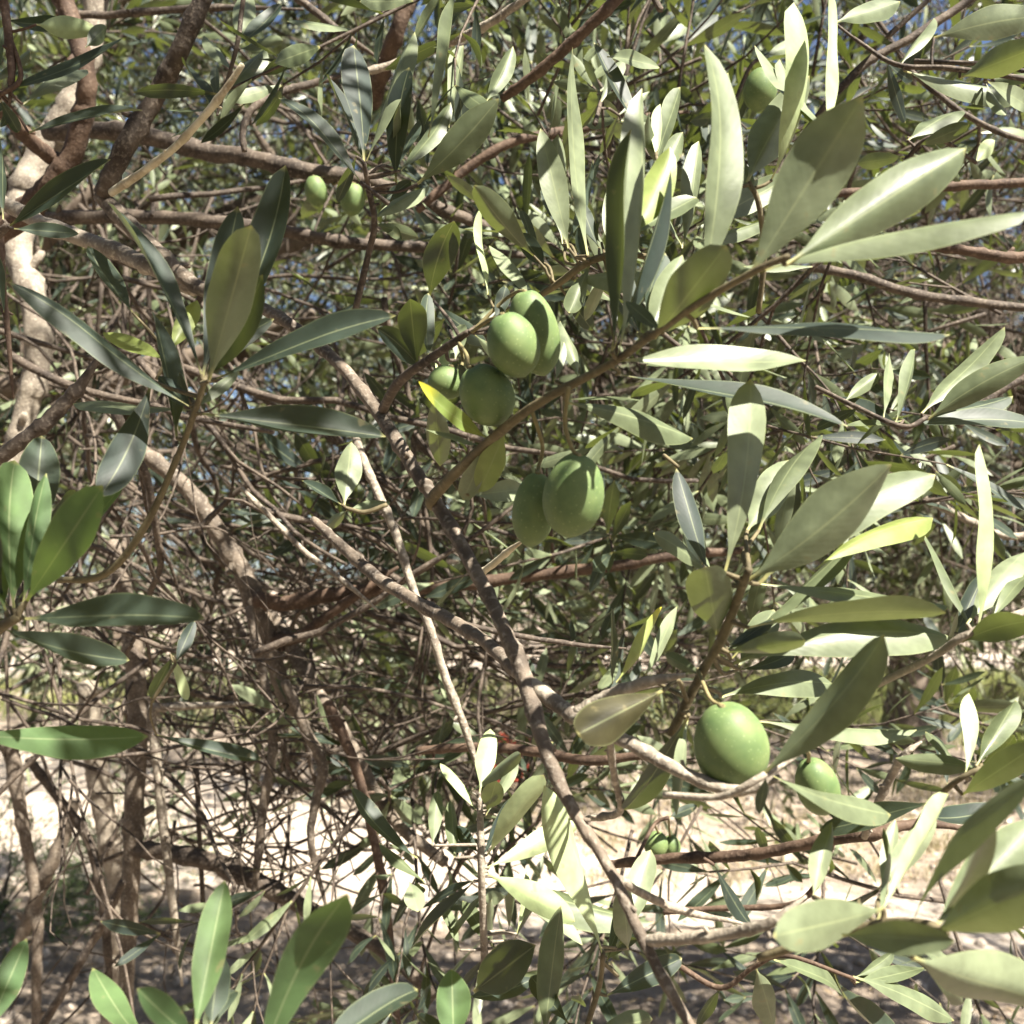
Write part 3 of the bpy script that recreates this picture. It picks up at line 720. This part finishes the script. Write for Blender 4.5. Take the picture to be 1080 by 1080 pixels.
sprig('hanging blue-grey and black leaves on a bent brown stalk, upper left of centre',
 [(374,330,.56),(388,270,.55),(395,236,.54),(389,200,.53),(384,172,.52)], [7,7,7,6,5],
 [(384,170,371,50,31,'t',1,0),(386,170,433,30,17,'U',1,-6),(418,194,430,70,27,'T',-1,4),(440,194,526,104,37,'U',-1,-3),(422,180,476,115,20,'u',1,0),
  (452,145,480,-5,13,'u',1,0,.5),(453,314,480,230,35,'t',-1,4),(400,215,432,192,15,'t',1,0),(392,232,452,198,18,'u',1,0),(376,165,355,215,14,'t',1,0),(474,135,489,48,15,'u',1,0,.55),
  (512,108,541,50,20,'u',1,0,.56),(395,236,440,250,16,'u',1,0)], stem_mat=BARK, seed=4)
sprig('dark blue-green leaves around a yellow-brown twig left of the diagonal branch',
 [(62,612,.44),(110,606,.43),(150,560,.42),(186,485,.41),(205,435,.40),(216,402,.395)], [7,8,8,7,7,6],
 [(213,437,407,460,33,'t',1,6),(228,400,413,327,28,'t',-1,3),(213,400,250,222,37,'t',1,0),(220,402,266,235,49,'u',-1,0,.375),(236,365,304,180,42,'t',1,-4,.43),
  (200,428,20,280,22,'t',-1,0),(186,462,160,328,28,'t',1,0),(160,402,106,522,38,'t',-1,6,.41),(212,395,112,215,21,'t',1,-6),(207,430,252,392,13,'u',1,0),(203,432,168,398,20,'t',1,0)], seed=5)
sprig('fresh green leaf cluster cut by the left edge, with one long teal leaf pointing right',
 [(-60,700,.38),(-15,672,.37),(20,650,.36)], [14,13,11],
 [(14,642,12,488,45,'g',1,0),(24,636,43,502,27,'g',1,0),(28,634,107,514,47,'g',-1,0),(34,580,44,460,46,'t',1,0,.4),(80,572,131,510,15,'g',1,0,.39),(24,653,213,648,37,'t',-1,3),
  (0,662,137,696,27,'t',1,-5),(6,645,-12,540,30,'g',1,0)], seed=6)
sprig('single long green leaf entering level from the left edge', [(-75,800,.36),(-40,776,.35)], [12,9], [(-40,774,156,777,40,'g',1,0)], seed=7)
sprig('dark leaves fanning from the left edge below the curving branch',
 [(-30,275,.52),(-10,255,.51),(8,238,.5)], [12,11,8],
 [(8,240,119,169,24,'t',-1,0),(4,232,4,138,17,'t',1,0),(14,241,84,246,17,'t',1,0),(-8,250,5,330,12,'t',1,0)], stem_mat=BARK, seed=8)
sprig('narrow leaves crossing the curving branch in the top left corner',
 [(-30,112,.62),(0,100,.6),(22,80,.6),(8,30,.6)], [6,6,5,4],
 [(2,96,133,44,16,'t',1,-6),(24,110,92,72,18,'u',1,0),(-8,95,4,28,16,'t',1,0),(5,20,64,22,18,'t',1,-4),(38,26,102,32,24,'v',1,0),(0,105,20,140,14,'t',1,0),(90,50,113,28,18,'u',1,0),
  (30,140,150,115,17,'t',1,6)], stem_mat=REDBARK, seed=9)
sprig('olive-brown leaves hanging from the top edge near the peeled stick',
 [(262,-40,.6),(255,10,.6),(250,48,.6),(232,112,.61)], [5,5,5,4],
 [(250,52,263,-12,25,'u',1,0),(230,110,279,54,28,'u',1,0),(250,50,297,7,15,'t',1,0),(229,122,190,62,12,'t',1,0),(245,75,215,40,14,'u',1,0)], stem_mat=BARK, seed=10)
sprig('lone narrow blue-grey leaf slanting beside the horizontal branch, upper left',
 [(410,215,.5),(380,192,.5)], [5,4], [(380,192,298,93,17,'t',1,-4)], stem_mat=BARK, seed=11)
sprig('big pale leaves fanning to the right above the large single olive',
 [(708,775,.40),(738,714,.39),(762,672,.38),(778,632,.37),(790,600,.36)], [10,10,10,10,8],
 [(765,604,791,400,40,'u',1,0),(788,612,940,490,62,'U',-1,-6),(800,616,987,499,50,'u',1,8,.375),(860,600,983,552,25,'y',1,4,.40),(800,560,867,458,30,'u',1,0,.42),(788,560,833,484,40,'U',1,0,.42),
  (757,670,743,595,50,'U',-1,0),(800,615,1000,642,22,'u',1,-4,.40),(790,662,998,648,25,'U',-1,8,.37),(768,688,852,672,23,'U',-1,0),(772,700,1005,675,42,'u',1,5,.40),(778,705,818,640,34,'u',1,0,.42),
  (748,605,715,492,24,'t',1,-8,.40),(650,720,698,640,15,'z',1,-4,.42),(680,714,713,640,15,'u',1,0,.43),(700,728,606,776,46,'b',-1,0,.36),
  (760,735,880,722,30,'u',1,0,.43),(726,755,660,857,32,'T',1,0,.38),(800,760,966,773,15,'u',1,0,.40),(742,712,700,690,16,'u',1,0)],
 [(771,786,40,45,-14,.36,[(736,706,.39),(742,722,.375),(750,738,.365)])], seed=12)
sprig('grey-green leaf hanging in front of a half hidden olive, lower right',
 [(700,838,.345),(760,840,.335),(805,818,.33),(850,790,.35)], [7,8,8,5],
 [(804,817,936,670,46,'U',-1,-4,.33),(812,816,943,856,23,'u',1,-5),(808,818,800,858,12,'t',1,0)],
 [(862,829,23,31,-22,.40,[(850,790,.36),(853,796,.38)])], stem_mat=GREYBARK, seed=13)
sprig('upright green blade and pale leaves at the right edge',
 [(925,722,.43),(985,692,.41),(1022,668,.40),(1095,640,.40)], [8,8,9,9],
 [(1030,668,1036,468,18,'v',1,0),(1020,658,1085,573,32,'u',1,0),(1008,668,1040,600,22,'t',1,0,.43),(1014,677,1090,655,32,'U',-1,4),(1045,655,1090,600,20,'u',1,0),(1000,685,1030,632,14,'t',1,0,.43)], stem_mat=GREYBARK, seed=14)
sprig('large blurred leaves crowding the bottom right corner',
 [(800,1010,.32),(860,992,.31),(925,975,.30),(975,975,.285),(1000,985,.28)], [9,9,10,11,9],
 [(925,972,1002,838,17,'v',1,6),(962,975,1092,826,21,'u',-1,8),(985,978,1098,862,56,'u',1,0),(985,984,1110,925,60,'U',-1,0),(962,1010,1110,1052,64,'U',1,-6),
  (932,958,812,986,46,'U',-1,0),(888,986,1002,992,34,'U',-1,0,.28),(858,946,879,866,24,'u',1,0,.34),(925,940,990,862,27,'u',1,0,.34),(960,1000,1020,1060,24,'u',1,0,.32)], seed=15)
sprig('small upright leaves beside the right edge above the corner leaves',
 [(960,880,.40),(985,845,.39),(1018,818,.38),(1060,802,.38)], [6,6,6,5],
 [(1018,818,1019,733,18,'v',1,0),(1030,808,1072,737,28,'u',1,0),(1035,812,948,803,24,'u',1,-4),(1015,838,1095,785,32,'U',-1,0),(985,846,870,880,26,'t',1,0,.42),(975,860,1060,850,24,'t',1,0,.43),(1000,830,985,770,13,'t',1,0,.45)], seed=16)
sprig('small drooping leaves on a thin twig in front of the ground at the bottom right',
 [(715,1018,.56),(760,1042,.55),(795,1020,.54),(830,1008,.53),(900,1032,.52)], [6,6,5,5,4],
 [(797,1020,815,1084,27,'u',1,0),(815,1012,898,1046,19,'u',1,0),(900,1030,1002,1078,23,'u',1,0),(902,1036,975,1020,21,'u',1,0),(760,1042,735,1080,14,'t',1,0),(880,1028,960,1098,18,'t',1,0)], stem_mat=REDBARK, seed=17)
sprig('single dark pointed leaf hanging over the sunlit path', [(742,905,.66),(753,912,.66)], [4,4], [(753,912,792,980,15,'t',1,0)], stem_mat=REDBARK, seed=18)
sprig('bright sunlit leaf cluster low at the centre',
 [(512,1030,.62),(510,980,.61),(508,925,.60),(507,880,.60),(506,842,.60)], [8,8,8,8,6],
 [(506,836,517,769,23,'v',1,0),(514,855,524,822,25,'U',-1,0),(502,854,464,806,12,'v',1,0),(514,902,573,816,23,'v',-1,4),(514,915,612,868,27,'v',1,0),(514,922,606,972,30,'v',-1,3),(520,925,690,972,34,'u',1,0,.63),
  (545,985,560,918,10,'v',1,0),(432,930,441,962,22,'u',-1,0),(485,1002,464,948,14,'u',1,0),(520,1000,488,948,17,'u',1,0),(440,905,369,832,20,'t',1,0),(456,892,462,834,17,'u',1,0),(480,905,476,842,15,'u',1,0),
  (500,930,430,1000,13,'t',1,0),(505,900,480,870,15,'t',1,0),(508,905,540,842,13,'t',1,0),(512,940,470,990,12,'u',1,0),(448,930,400,890,12,'u',1,0),(512,860,545,800,12,'u',1,0)], stem_mat=GREYBARK, seed=19)
sprig('long upright sunlit leaves right of the low centre cluster',
 [(610,1110,.50),(632,1040,.49),(636,1005,.48)], [6,6,5],
 [(636,1006,579,828,27,'v',-1,-6),(574,1095,591,955,32,'u',1,0),(500,1046,563,998,46,'t',-1,0),(650,1000,686,898,32,'u',1,0,.52),(640,1010,665,945,22,'t',1,0,.53),(600,1080,560,1030,24,'t',1,0),(640,1050,720,1010,28,'t',1,0),(630,1085,690,1075,26,'u',1,0)], seed=20)
sprig('broad green leaves rising from the bottom edge at the left',
 [(180,1190,.30),(215,1110,.30),(240,1085,.30)], [12,11,9],
 [(205,1090,238,924,40,'g',1,0),(222,1085,232,1002,36,'t',1,0,.32),(160,1105,99,1017,28,'g',1,0,.31),(205,1098,142,1042,28,'g',-1,0),(270,1140,366,942,54,'g',-1,3,.29),(330,1110,441,1034,32,'t',1,0,.31)], seed=21)
sprig('green leaf tip poking up at the bottom left corner', [(-40,1130,.32),(-15,1090,.32)], [10,8], [(-14,1088,27,993,34,'g',1,0)], seed=22)
sprig('blunt green leaf tip at the middle of the bottom edge', [(480,1150,.36),(479,1110,.36)], [8,7], [(479,1108,476,1018,40,'g',1,0),(485,1110,440,1070,20,'t',1,0)], seed=23)
sprig('white-lit and green upright leaves at the top right above the broad pale leaves',
 [(800,330,.46),(806,270,.45),(800,215,.44),(790,192,.44)], [6,6,6,5],
 [(788,192,850,86,46,'u',1,4),(814,190,849,2,25,'v',-1,0),(872,150,874,-8,16,'v',1,0,.4),(735,238,834,186,33,'u',1,0,.45),(735,255,818,229,17,'u',1,0,.45),(760,208,780,74,15,'u',1,0),(800,210,770,160,16,'u',1,0),(720,262,735,150,20,'u',1,0,.47)], seed=24)
sprig('olive-coloured leaves hanging in the top right corner',
 [(1120,90,.55),(1060,80,.55),(1000,72,.56),(945,68,.57),(900,40,.58)], [6,6,6,5,4],
 [(985,40,1098,18,36,'U',1,4),(1012,82,1098,48,34,'U',-1,0),(953,74,1088,102,20,'u',1,4),(880,24,948,3,26,'u',1,0),(950,68,985,20,16,'u',1,0),(1040,85,1098,120,20,'u',1,0),(935,62,955,130,14,'t',1,0)], stem_mat=BARK, seed=25)
sprig('small pale leaves to the upper right of the broadest white leaf',
 [(930,215,.62),(955,170,.61),(985,145,.6),(1030,172,.6)], [5,5,5,4],
 [(957,148,1017,113,22,'u',1,0),(968,154,1023,131,18,'u',-1,0),(955,165,905,172,19,'u',1,0),(1028,172,1052,145,17,'v',1,0),(985,150,1010,190,14,'u',1,0),(950,178,985,205,14,'t',1,0)], stem_mat=BARK, seed=26)
sprig('spreading leaves near the right edge level with the olives',
 [(860,408,.56),(905,430,.55),(952,450,.54),(978,440,.54)], [5,5,6,5],
 [(972,436,1058,356,28,'u',1,3),(978,443,1095,376,32,'U',-1,5),(955,450,1098,446,20,'t',1,3),(950,448,868,414,15,'t',1,0),(945,446,966,368,14,'u',1,0),(932,440,938,372,13,'u',1,0),(905,430,860,452,14,'t',1,0),(890,424,925,395,16,'u',1,0)], stem_mat=BARK, seed=27)
sprig('teal leaf dropping beside the twin olives', [(700,480,.46),(715,492,.45)], [4,4], [(712,492,746,598,22,'t',1,-8)], seed=28)
sprig('small white-lit leaf left of the diagonal branch', [(408,532,.62),(385,540,.62),(366,536,.62)], [5,5,4],
 [(363,534,370,470,30,'u',1,0),(368,537,412,529,14,'u',1,0),(360,532,318,505,13,'t',1,0),(366,538,340,560,12,'u',1,0)], seed=29)
sprig('curled bright leaf at the top beside the yellow-green leaf', [(700,200,.5),(692,165,.5)], [4,4], [(691,168,696,110,14,'v',1,0),(690,168,625,46,14,'t',1,0,.55),(640,60,695,72,17,'u',1,3,.55),(690,180,722,90,20,'u',1,0,.5),(695,190,720,140,22,'u',1,0,.52)], seed=30)
sprig('sunlit yellow-green leaf behind the left dark leaves', [(165,400,.6),(178,375,.6)], [4,4], [(179,372,207,318,24,'y',1,0),(175,380,110,352,22,'y',1,0),(140,330,92,262,20,'t',1,0)], seed=31)
sprig('small leaves beside the level teal leaf at the left', [(160,740,.7),(185,700,.7)], [4,4], [(180,690,198,738,12,'v',1,0),(182,692,160,735,16,'t',1,0),(185,700,205,655,16,'t',1,0),(165,775,275,802,16,'t',1,-3,.75)], seed=32)
sprig('two small pale olives hanging from the horizontal branch, upper left', [(345,182,.92),(352,195,.92)], [4,4], [(350,190,318,230,16,'u',1,0),(355,190,380,238,14,'u',1,0)],
 [(333,201,12,15,-8,.90,[(346,184,.92),(338,187,.91)]),(372,210,13,16,10,.90,[(352,195,.92),(364,190,.91)])], seed=33)
sprig('shaded green olive among the top right leaves', [(770,120,.72),(790,72,.72),(806,60,.72)], [4,4,4], [(790,72,775,130,15,'t',1,0),(806,60,850,40,15,'u',1,0)],
 [(802,94,18,21,8,.70,[(806,60,.72),(808,66,.71)])], stem_mat=BARK, seed=34)
sprig('pair of small shaded olives above the path near the lower right level branch', [(670,908,.70),(690,870,.72),(705,862,.72)], [4,4,4], [(705,862,735,850,12,'t',1,0)],
 [(692,890,13,13,10,.74,[(690,870,.72)]),(708,892,10,11,-10,.75,[(705,862,.72)])], stem_mat=REDBARK, seed=35)

# ------------------------------------------------------------------ the near olive tree that carries the tangle
rng = np.random.default_rng(7)
nb = at(-420, 700, 2.2); nb[2] = 0.0
near_tree = empty('olive_tree', nb)
tag(near_tree, 'near olive tree at the left whose bare tangled twigs fill the middle', 'tree', 'olive trees of the grove')
mb = MB()
tp = catmull([nb + (0, 0, -.05), nb + (.03, .02, .25), nb + (-.04, .05, .7), nb + (-.12, .1, 1.35)], 6)
v, f, uv = tube(tp, np.linspace(.13, .085, len(tp)), 14, .06, rng, .08); mb.add(v, f, 0, uv); mb.build('trunk', TRUNKB, near_tree, nb)
for (x, y, d) in ((-40, 300, 1.7), (100, 200, 1.9), (330, 330, 2.2), (-100, 0, 1.8)):
    e = at(x, y, d); s = tp[-1]
    pts = catmull([s, s * .6 + e * .4 + np.array([0, 0, .12]) + rng.normal(0, .05, 3), s * .25 + e * .75 + rng.normal(0, .06, 3), e], 7)
    mb = MB(); v, f, uv = tube(pts, np.linspace(.045, .012, len(pts)), 9, .06, rng); mb.add(v, f, 0, uv); mb.build('limb', TRUNKB, near_tree, nb)

def px_twigs(mb, n, x0, x1, y0, y1, d0, d1, ang, sd, w0, w1, ln, rng, droop=0.0):
    """Bare twigs through a block of air seen between these pixels, from d0 to d1 metres away."""
    for k in range(n):
        d = rng.uniform(d0, d1); p = at(rng.uniform(x0, x1), rng.uniform(y0, y1), d)
        a = math.radians(rng.normal(ang, sd)); dr = math.cos(a) * RGT - math.sin(a) * UPV + FWD * rng.normal(0, .5)
        l = rng.uniform(*ln); w = wander(p - unit(dr) * l / 2, dr, l, 9, .16, rng, np.array([0, 0, -droop]))
        r0 = rng.uniform(w0, w1); c = catmull(w, 2)
        v, f, uv = tube(c, np.linspace(r0, r0 * .45, len(c)), 5, .06, rng); mb.add(v, f, 0, uv)
        for q in range(int(rng.integers(1, 4))):
            i = int(rng.integers(3, len(c) - 3)); w2 = wander(c[i], unit(c[i + 1] - c[i]) + rng.normal(0, .6, 3), l * rng.uniform(.25, .5), 6, .2, rng)
            v, f, uv = tube(w2, np.linspace(r0 * .55, r0 * .25, len(w2)), 4); mb.add(v, f, 0, uv)
mb = MB()
px_twigs(mb, 110, 110, 520, 420, 800, .8, 1.9, 40, 30, .0011, .004, (.15, .5), rng)
px_twigs(mb, 70, 110, 560, 470, 800, .9, 2.1, 5, 32, .0011, .0035, (.15, .5), rng)
px_twigs(mb, 22, 60, 520, 740, 1080, .9, 1.7, 70, 34, .0008, .0026, (.15, .5), rng)
px_twigs(mb, 42, 190, 520, 790, 980, 1.0, 1.9, 35, 40, .0010, .0034, (.12, .4), rng)
px_twigs(mb, 40, 0, 250, 300, 600, 1.0, 1.8, 70, 35, .002, .005, (.2, .5), rng)
px_twigs(mb, 60, 600, 1100, 260, 620, 1.6, 2.6, 20, 60, .0008, .0026, (.2, .5), rng)
px_twigs(mb, 30, 200, 1080, 100, 330, 1.0, 2.0, 10, 25, .0015, .004, (.2, .6), rng)
px_twigs(mb, 30, 520, 800, 620, 760, 1.2, 2.4, 0, 35, .0014, .003, (.15, .45), rng)
mb.build('bare_twigs', [BARK], near_tree, nb)['kind'] = 'stuff'
mb = MB()
def px_sprays(mb, n, x0, x1, y0, y1, d0, d1, rng, sc=(.8, 1.2), up=.1):
    d = rng.uniform(d0, d1, n); P = np.array([at(rng.uniform(x0, x1), rng.uniform(y0, y1), q) for q in d])
    D = rng.normal(0, 1, (n, 3)) + np.array([0, 0, up]); scatter(mb, SPRAY, P, D, rng.uniform(*sc, n), rng)
px_sprays(mb, 22, -50, 560, -60, 240, 1.4, 2.2, rng, up=.5)
px_sprays(mb, 14, -60, 330, 540, 740, 1.8, 2.8, rng)
px_sprays(mb, 16, 330, 580, 560, 740, 1.2, 2.0, rng)
px_sprays(mb, 46, 380, 1130, -80, 200, .8, 1.6, rng, (.8, 1.1), .5)
px_sprays(mb, 12, 560, 1130, -60, 260, .6, .85, rng, (.7, .95), .5)
px_sprays(mb, 9, 640, 1120, 300, 560, .65, .95, rng, (.7, .95), .2)
px_sprays(mb, 26, 640, 1120, 180, 420, .9, 1.6, rng, (.8, 1.1))
px_sprays(mb, 26, 380, 720, 200, 620, 1.0, 1.8, rng, (.8, 1.1))
px_sprays(mb, 34, 280, 760, 560, 780, 1.1, 1.9, rng, (.8, 1.1))
px_sprays(mb, 12, 0, 330, 230, 420, 1.2, 2.0, rng, (.8, 1.1))
px_sprays(mb, 10, 360, 560, 820, 1060, .8, 1.2, rng, (.7, 1.0), -.2)
px_sprays(mb, 12, 620, 1090, 740, 1000, .8, 1.3, rng, (.7, 1.0), -.2)
for (cx, cy, cz, rad, n, sc) in ((.02, .09, 2.07, .085, 60, .6), (-.10, .16, 2.2, .12, 44, .7), (.21, -.12, 1.95, .06, 16, .6), (.15, .05, 1.97, .05, 16, .55), (.5, .7, 2.45, .26, 14, 1), (.38, 1.2, 2.65, .33, 15, 1), (.8, 1.15, 2.65, .4, 16, 1)):   # unseen boughs overhead, added to shade the left leaves and the tangle
    q = rng.normal(0, 1, (n, 3)); scatter(mb, SPRAY, np.array([cx, cy, cz]) + q * rad * .7, q + np.array([0, 0, .2]), rng.uniform(.85, 1.15, n) * sc, rng)
mb.build('crown', [BARK, LEAF], near_tree, nb)

# ------------------------------------------------------------------ the other trees of the grove
make_tree('olive tree right behind the olives with a dark brown twiggy interior', (2.3, 3.3), 4.2, (1.15, 2.6, 2.1), (1.7, .65, 1.15), 560, 11, 0, .14, 2300, 60, .35, twig_r=(.001, .003), zmin=1.3)
make_tree('olive tree behind the middle with foliage hanging above the path', (-2.3, 3.0), 4.2, (-.35, 2.8, 2.2), (1.2, .7, 1.2), 900, 12, 0, .13, 300, 60, .35, zmin=1.0)
make_tree('sunny yellow-green olive tree behind the upper left branches', (-2.4, 3.7), 4.4, (-1.75, 3.4, 2.6), (1.4, .8, 1.3), 1000, 13, 0, .15, 150, 60, .35, zmin=1.2)
for i, (x, y) in enumerate([(-2.9, -1.3), (2.4, -4.6), (-.7, -3.0), (-4.6, 1.6), (4.9, .6), (-3.6, -5.0)]):      # unseen trees, added to cut the sky light from behind
    make_tree('unseen olive tree added behind the camera to cut sky light', (x, y), 5.0, (x, y, 2.8), (2.1, 2.1, 2.2), 1100, 80 + i, 1, .18, 0, 46, .4, group='unseen trees added to cut sky light', zmin=.5, n_limb=5)
FAR = [(-6.5, 9.5), (-4.7, 9.0), (.4, 9.3), (3.4, 9.4), (6.5, 10.5), (-9.5, 14.5), (-6.9, 14.2), (-1.2, 13.2), (2.2, 14.6), (10.2, 14.6), (-8, 22), (-2.5, 21), (3, 23), (8.4, 21.5), (13.5, 23), (-15, 25), (0, 30), (9, 31), (-9, 32), (18, 32), (-22, 34)]
FL = ['far olive tree at the left edge beyond the shoots', 'far olive tree beyond the lower left tangle', 'far olive tree beyond the red crate', 'far olive tree with branches low over the sunny grass', 'far olive tree at the right edge beyond the near path']
for i, (x, y) in enumerate(FAR):
    h = (6.2 if y < 12 else 5.2) + (i * 37 % 10) * .14
    r = 1.9 + (i * 53 % 7) * .08
    low = 1.0 if i not in (3, 4, 13) else 1.3
    make_tree(FL[i] if i < 5 else ('distant olive tree with its trunk foot showing by the far road' if i == 13 else 'distant olive tree merging into the grove behind'),
              (x, y), h, (x, y, 3.8 if y < 12 else 3.2), (r, r, 2.7 if y < 12 else 2.2), 1250 if y < 12 else (650 if y < 20 else 450), 40 + i, 1, .2, 120 if y < 12 else 0, 46, .4, scale=1.0 if y < 12 else 1.35, n_limb=6,
              group='olive trees of the grove' if (i < 5 or i == 13) else 'distant olive trees', zmin=low)

make_tree('olive tree across the near path behind the lower centre leaves', (-.5, 6.6), 4.4, (.2, 6.3, 3.0), (1.9, 1.3, 1.3), 900, 71, 1, .09, 0, 40, .4, zmin=1.6)
make_tree('olive tree at the right edge shading the ground beyond the near path', (4.9, 7.2), 4.6, (4.0, 7.0, 3.0), (1.6, 1.5, 1.4), 700, 73, 1, .15, 40, 46, .4, zmin=1.5)
make_tree('tall olive tree behind the sunny foliage at the upper left', (-4.4, 6.8), 5.4, (-2.6, 6.6, 3.7), (2.0, 1.2, 1.6), 760, 72, 1, .17, 60, 46, .4, zmin=1.7)
# low shrub at the left, grass, litter, crates
def shrub(label, x, y, rx, h, n, seed):
    rng = np.random.default_rng(seed); b = np.array([x, y, gz(x, y)]); root = empty('shrub', b); tag(root, label, 'shrub')
    mb = MB()
    for k in range(9):
        a = rng.uniform(0, 6.28); w = wander(b - (0, 0, .03), (math.cos(a) * .6, math.sin(a) * .6, 1), h * .9, 6, .15, rng)
        v, f, uv = tube(w, np.linspace(.008, .002, len(w)), 5); mb.add(v, f, 0, uv)
    mb.build('stems', BARK, root, b)
    mb = MB(); u = rng.normal(0, 1, (n, 3)); u /= np.linalg.norm(u, axis=1)[:, None]; u[:, 2] = np.abs(u[:, 2]); q = u * rng.uniform(.3, 1, (n, 1))
    P = b + q * np.array([rx, rx * .7, h]) ; scatter(mb, SPRAY, P, u + rng.normal(0, .4, u.shape), rng.uniform(.45, .65, n), rng)
    mb.build('foliage', [BARK, SHRUBLEAF], root, b)
shrub('low dark green shrub on the ground at the left edge', -2.05, 4.35, .62, .55, 190, 5)
shrub('low green shrub behind the pale shoots at the lower left', -1.72, 5.0, .3, .45, 70, 6)

def blades(name, mat, n, area, h, seed, kind='stuff'):
    rng = np.random.default_rng(seed); P = area(n, rng); n = len(P)
    a = rng.uniform(0, 6.28, n); hh = h * rng.uniform(.4, 1.2, n); w = .0035 + .002 * rng.random(n)
    e = np.stack([np.cos(a), np.sin(a), np.zeros(n)], 1); lean = rng.normal(0, .45, (n, 2)) * hh[:, None]
    B = np.stack([P[:, 0], P[:, 1], gz(P[:, 0], P[:, 1]) - .005], 1)
    M_ = B + np.stack([lean[:, 0] * .3, lean[:, 1] * .3, hh * .6], 1); T = B + np.stack([lean[:, 0], lean[:, 1], hh * .95], 1)
    V = np.stack([B - e * w[:, None], B + e * w[:, None], M_ + e * w[:, None] * .7, M_ - e * w[:, None] * .7, T + e * w[:, None] * .15, T - e * w[:, None] * .15], 1)
    Fq = np.array([[0, 1, 2, 3], [3, 2, 4, 5]])[None] + (np.arange(n) * 6)[:, None, None]
    mb = MB(); mb.add(V.reshape(-1, 3), Fq.reshape(-1, 4), 0, None, np.repeat(rng.random(n), 2)); o = mb.build(name, mat); o['kind'] = kind
    return o
def tufts(n, rng, x0, x1, y0, y1, k, s=.16):
    c = np.stack([rng.uniform(x0, x1, k), rng.uniform(y0, y1, k)], 1); return c[rng.integers(0, k, n)] + rng.normal(0, s, (n, 2))
g1 = blades('dry_grass', GRASSM, 8000, lambda n, r: np.vstack([tufts(n // 2, r, -.5, 4, 6.3, 8.2, 80, .14), tufts(n // 4, r, -3, 3.5, 2.6, 3.4, 26, .12), tufts(n // 4, r, .3, 3, 5.2, 6.3, 44, .08)]), .055, 3)
tag(g1, 'dry straw-coloured grass along the edges of the sunlit path', 'grass')
g2 = blades('green_grass', GREENGRASS, 42000, lambda n, r: np.vstack([tufts(n // 2, r, 1.0, 8, 9.5, 15.2, 260, .3), tufts(n // 2, r, -10, 8, 10.5, 15.5, 260, .3)]), .2, 4)
tag(g2, 'bright sunlit grass between the far trees and the far road', 'grass')
def litter():
    rng = np.random.default_rng(9); mb = MB(); n = 7000
    y = rng.uniform(1.8, 8.5, n); x = rng.uniform(-1, 1, n) * (y * .55 + .3)
    for k in range(n):
        onp = abs(y[k] - path_y(x[k])) < .7
        if onp and rng.random() < .8: continue
        a = rng.uniform(0, 6.28); ax = unit(np.array([math.cos(a), math.sin(a), rng.normal(0, .15)])); nn = unit(np.array([rng.normal(0, .3), rng.normal(0, .3), 1])); nn = unit(nn - (nn @ ax) * ax)
        L = rng.uniform(.035, .06)
        v, f, uv = leaf_mesh(np.array([x[k], y[k], gz(x[k], y[k]) + .012]), ax, nn, L, L * .22, 3, 3, arch=rng.uniform(-.1, .15), fold=.3); mb.add(v, f, 0, uv, rng.random())
    for k in range(3200):                                    # little stones
        yy = rng.uniform(1.8, 7.5); xx = rng.uniform(-1, 1) * (yy * .55 + .3); s = .004 + .03 * rng.random() ** 3
        P = np.array([[0, 0, -.6], [0, 0, -.5], [0, 0, .1], [0, 0, .55]]) * s + np.array([xx, yy, gz(xx, yy) + s * .3])
        v, f, uv = tube(P, np.array([.5, .9, 1, .5]) * s, 6, .25, rng); mb.add(v, f, 1, uv, rng.random())
    o = mb.build('leaf_litter', [DRYLEAF, PATHM]); o['kind'] = 'stuff'; tag(o, 'fallen dry leaves and small stones scattered over the earth', 'litter')
litter()

def crate(label, x, y, rz):
    z = float(gz(x, y)) + .01; root = empty('crate', (x, y, z)); root.rotation_euler = (0, 0, rz); tag(root, label, 'crate')
    def box(mb, c, s):
        c = np.array(c); s = np.array(s) / 2
        V = np.array([[i, j, k] for i in (-1, 1) for j in (-1, 1) for k in (-1, 1)]) * s + c
        mb.add(V, [[0, 1, 3, 2], [4, 6, 7, 5], [0, 4, 5, 1], [2, 3, 7, 6], [0, 2, 6, 4], [1, 5, 7, 3]])
    W, D, H = .30, .24, .30
    mb = MB(); box(mb, (0, 0, .012), (W, D, .02)); mb.build('base', REDPLASTIC, root, smooth=False)
    for s in (-1, 1):
        for ax in (0, 1):
            mb = MB(); ln = W if ax == 0 else D - .026
            for r_ in range(5):
                zc = .045 + r_ * .058
                box(mb, (0, s * (D / 2 - .006), zc) if ax == 0 else (s * (W / 2 - .006), 0, zc), (ln, .012, .04) if ax == 0 else (.012, ln, .04))
            for q in range(5):
                o_ = (-.5 + q / 4) * (ln - .03)
                box(mb, (o_, s * (D / 2 - .0155), H / 2 + .01) if ax == 0 else (s * (W / 2 - .0155), o_, H / 2 + .01), (.025, .007, H - .02) if ax == 0 else (.007, .025, H - .02))
            mb.build('side_panel', REDPLASTIC, root, smooth=False)
    mb = MB()
    for s in (-1, 1):
        box(mb, (0, s * (D / 2 - .003), H + .012), (W + .03, .024, .022)); box(mb, (s * (W / 2 - .003), 0, H + .012), (.024, D - .031, .022))
    mb.build('rim', REDPLASTIC, root, smooth=False)
crate('red slatted crate seen through the leaves left of the diagonal branch', -.05, 7.9, .2)
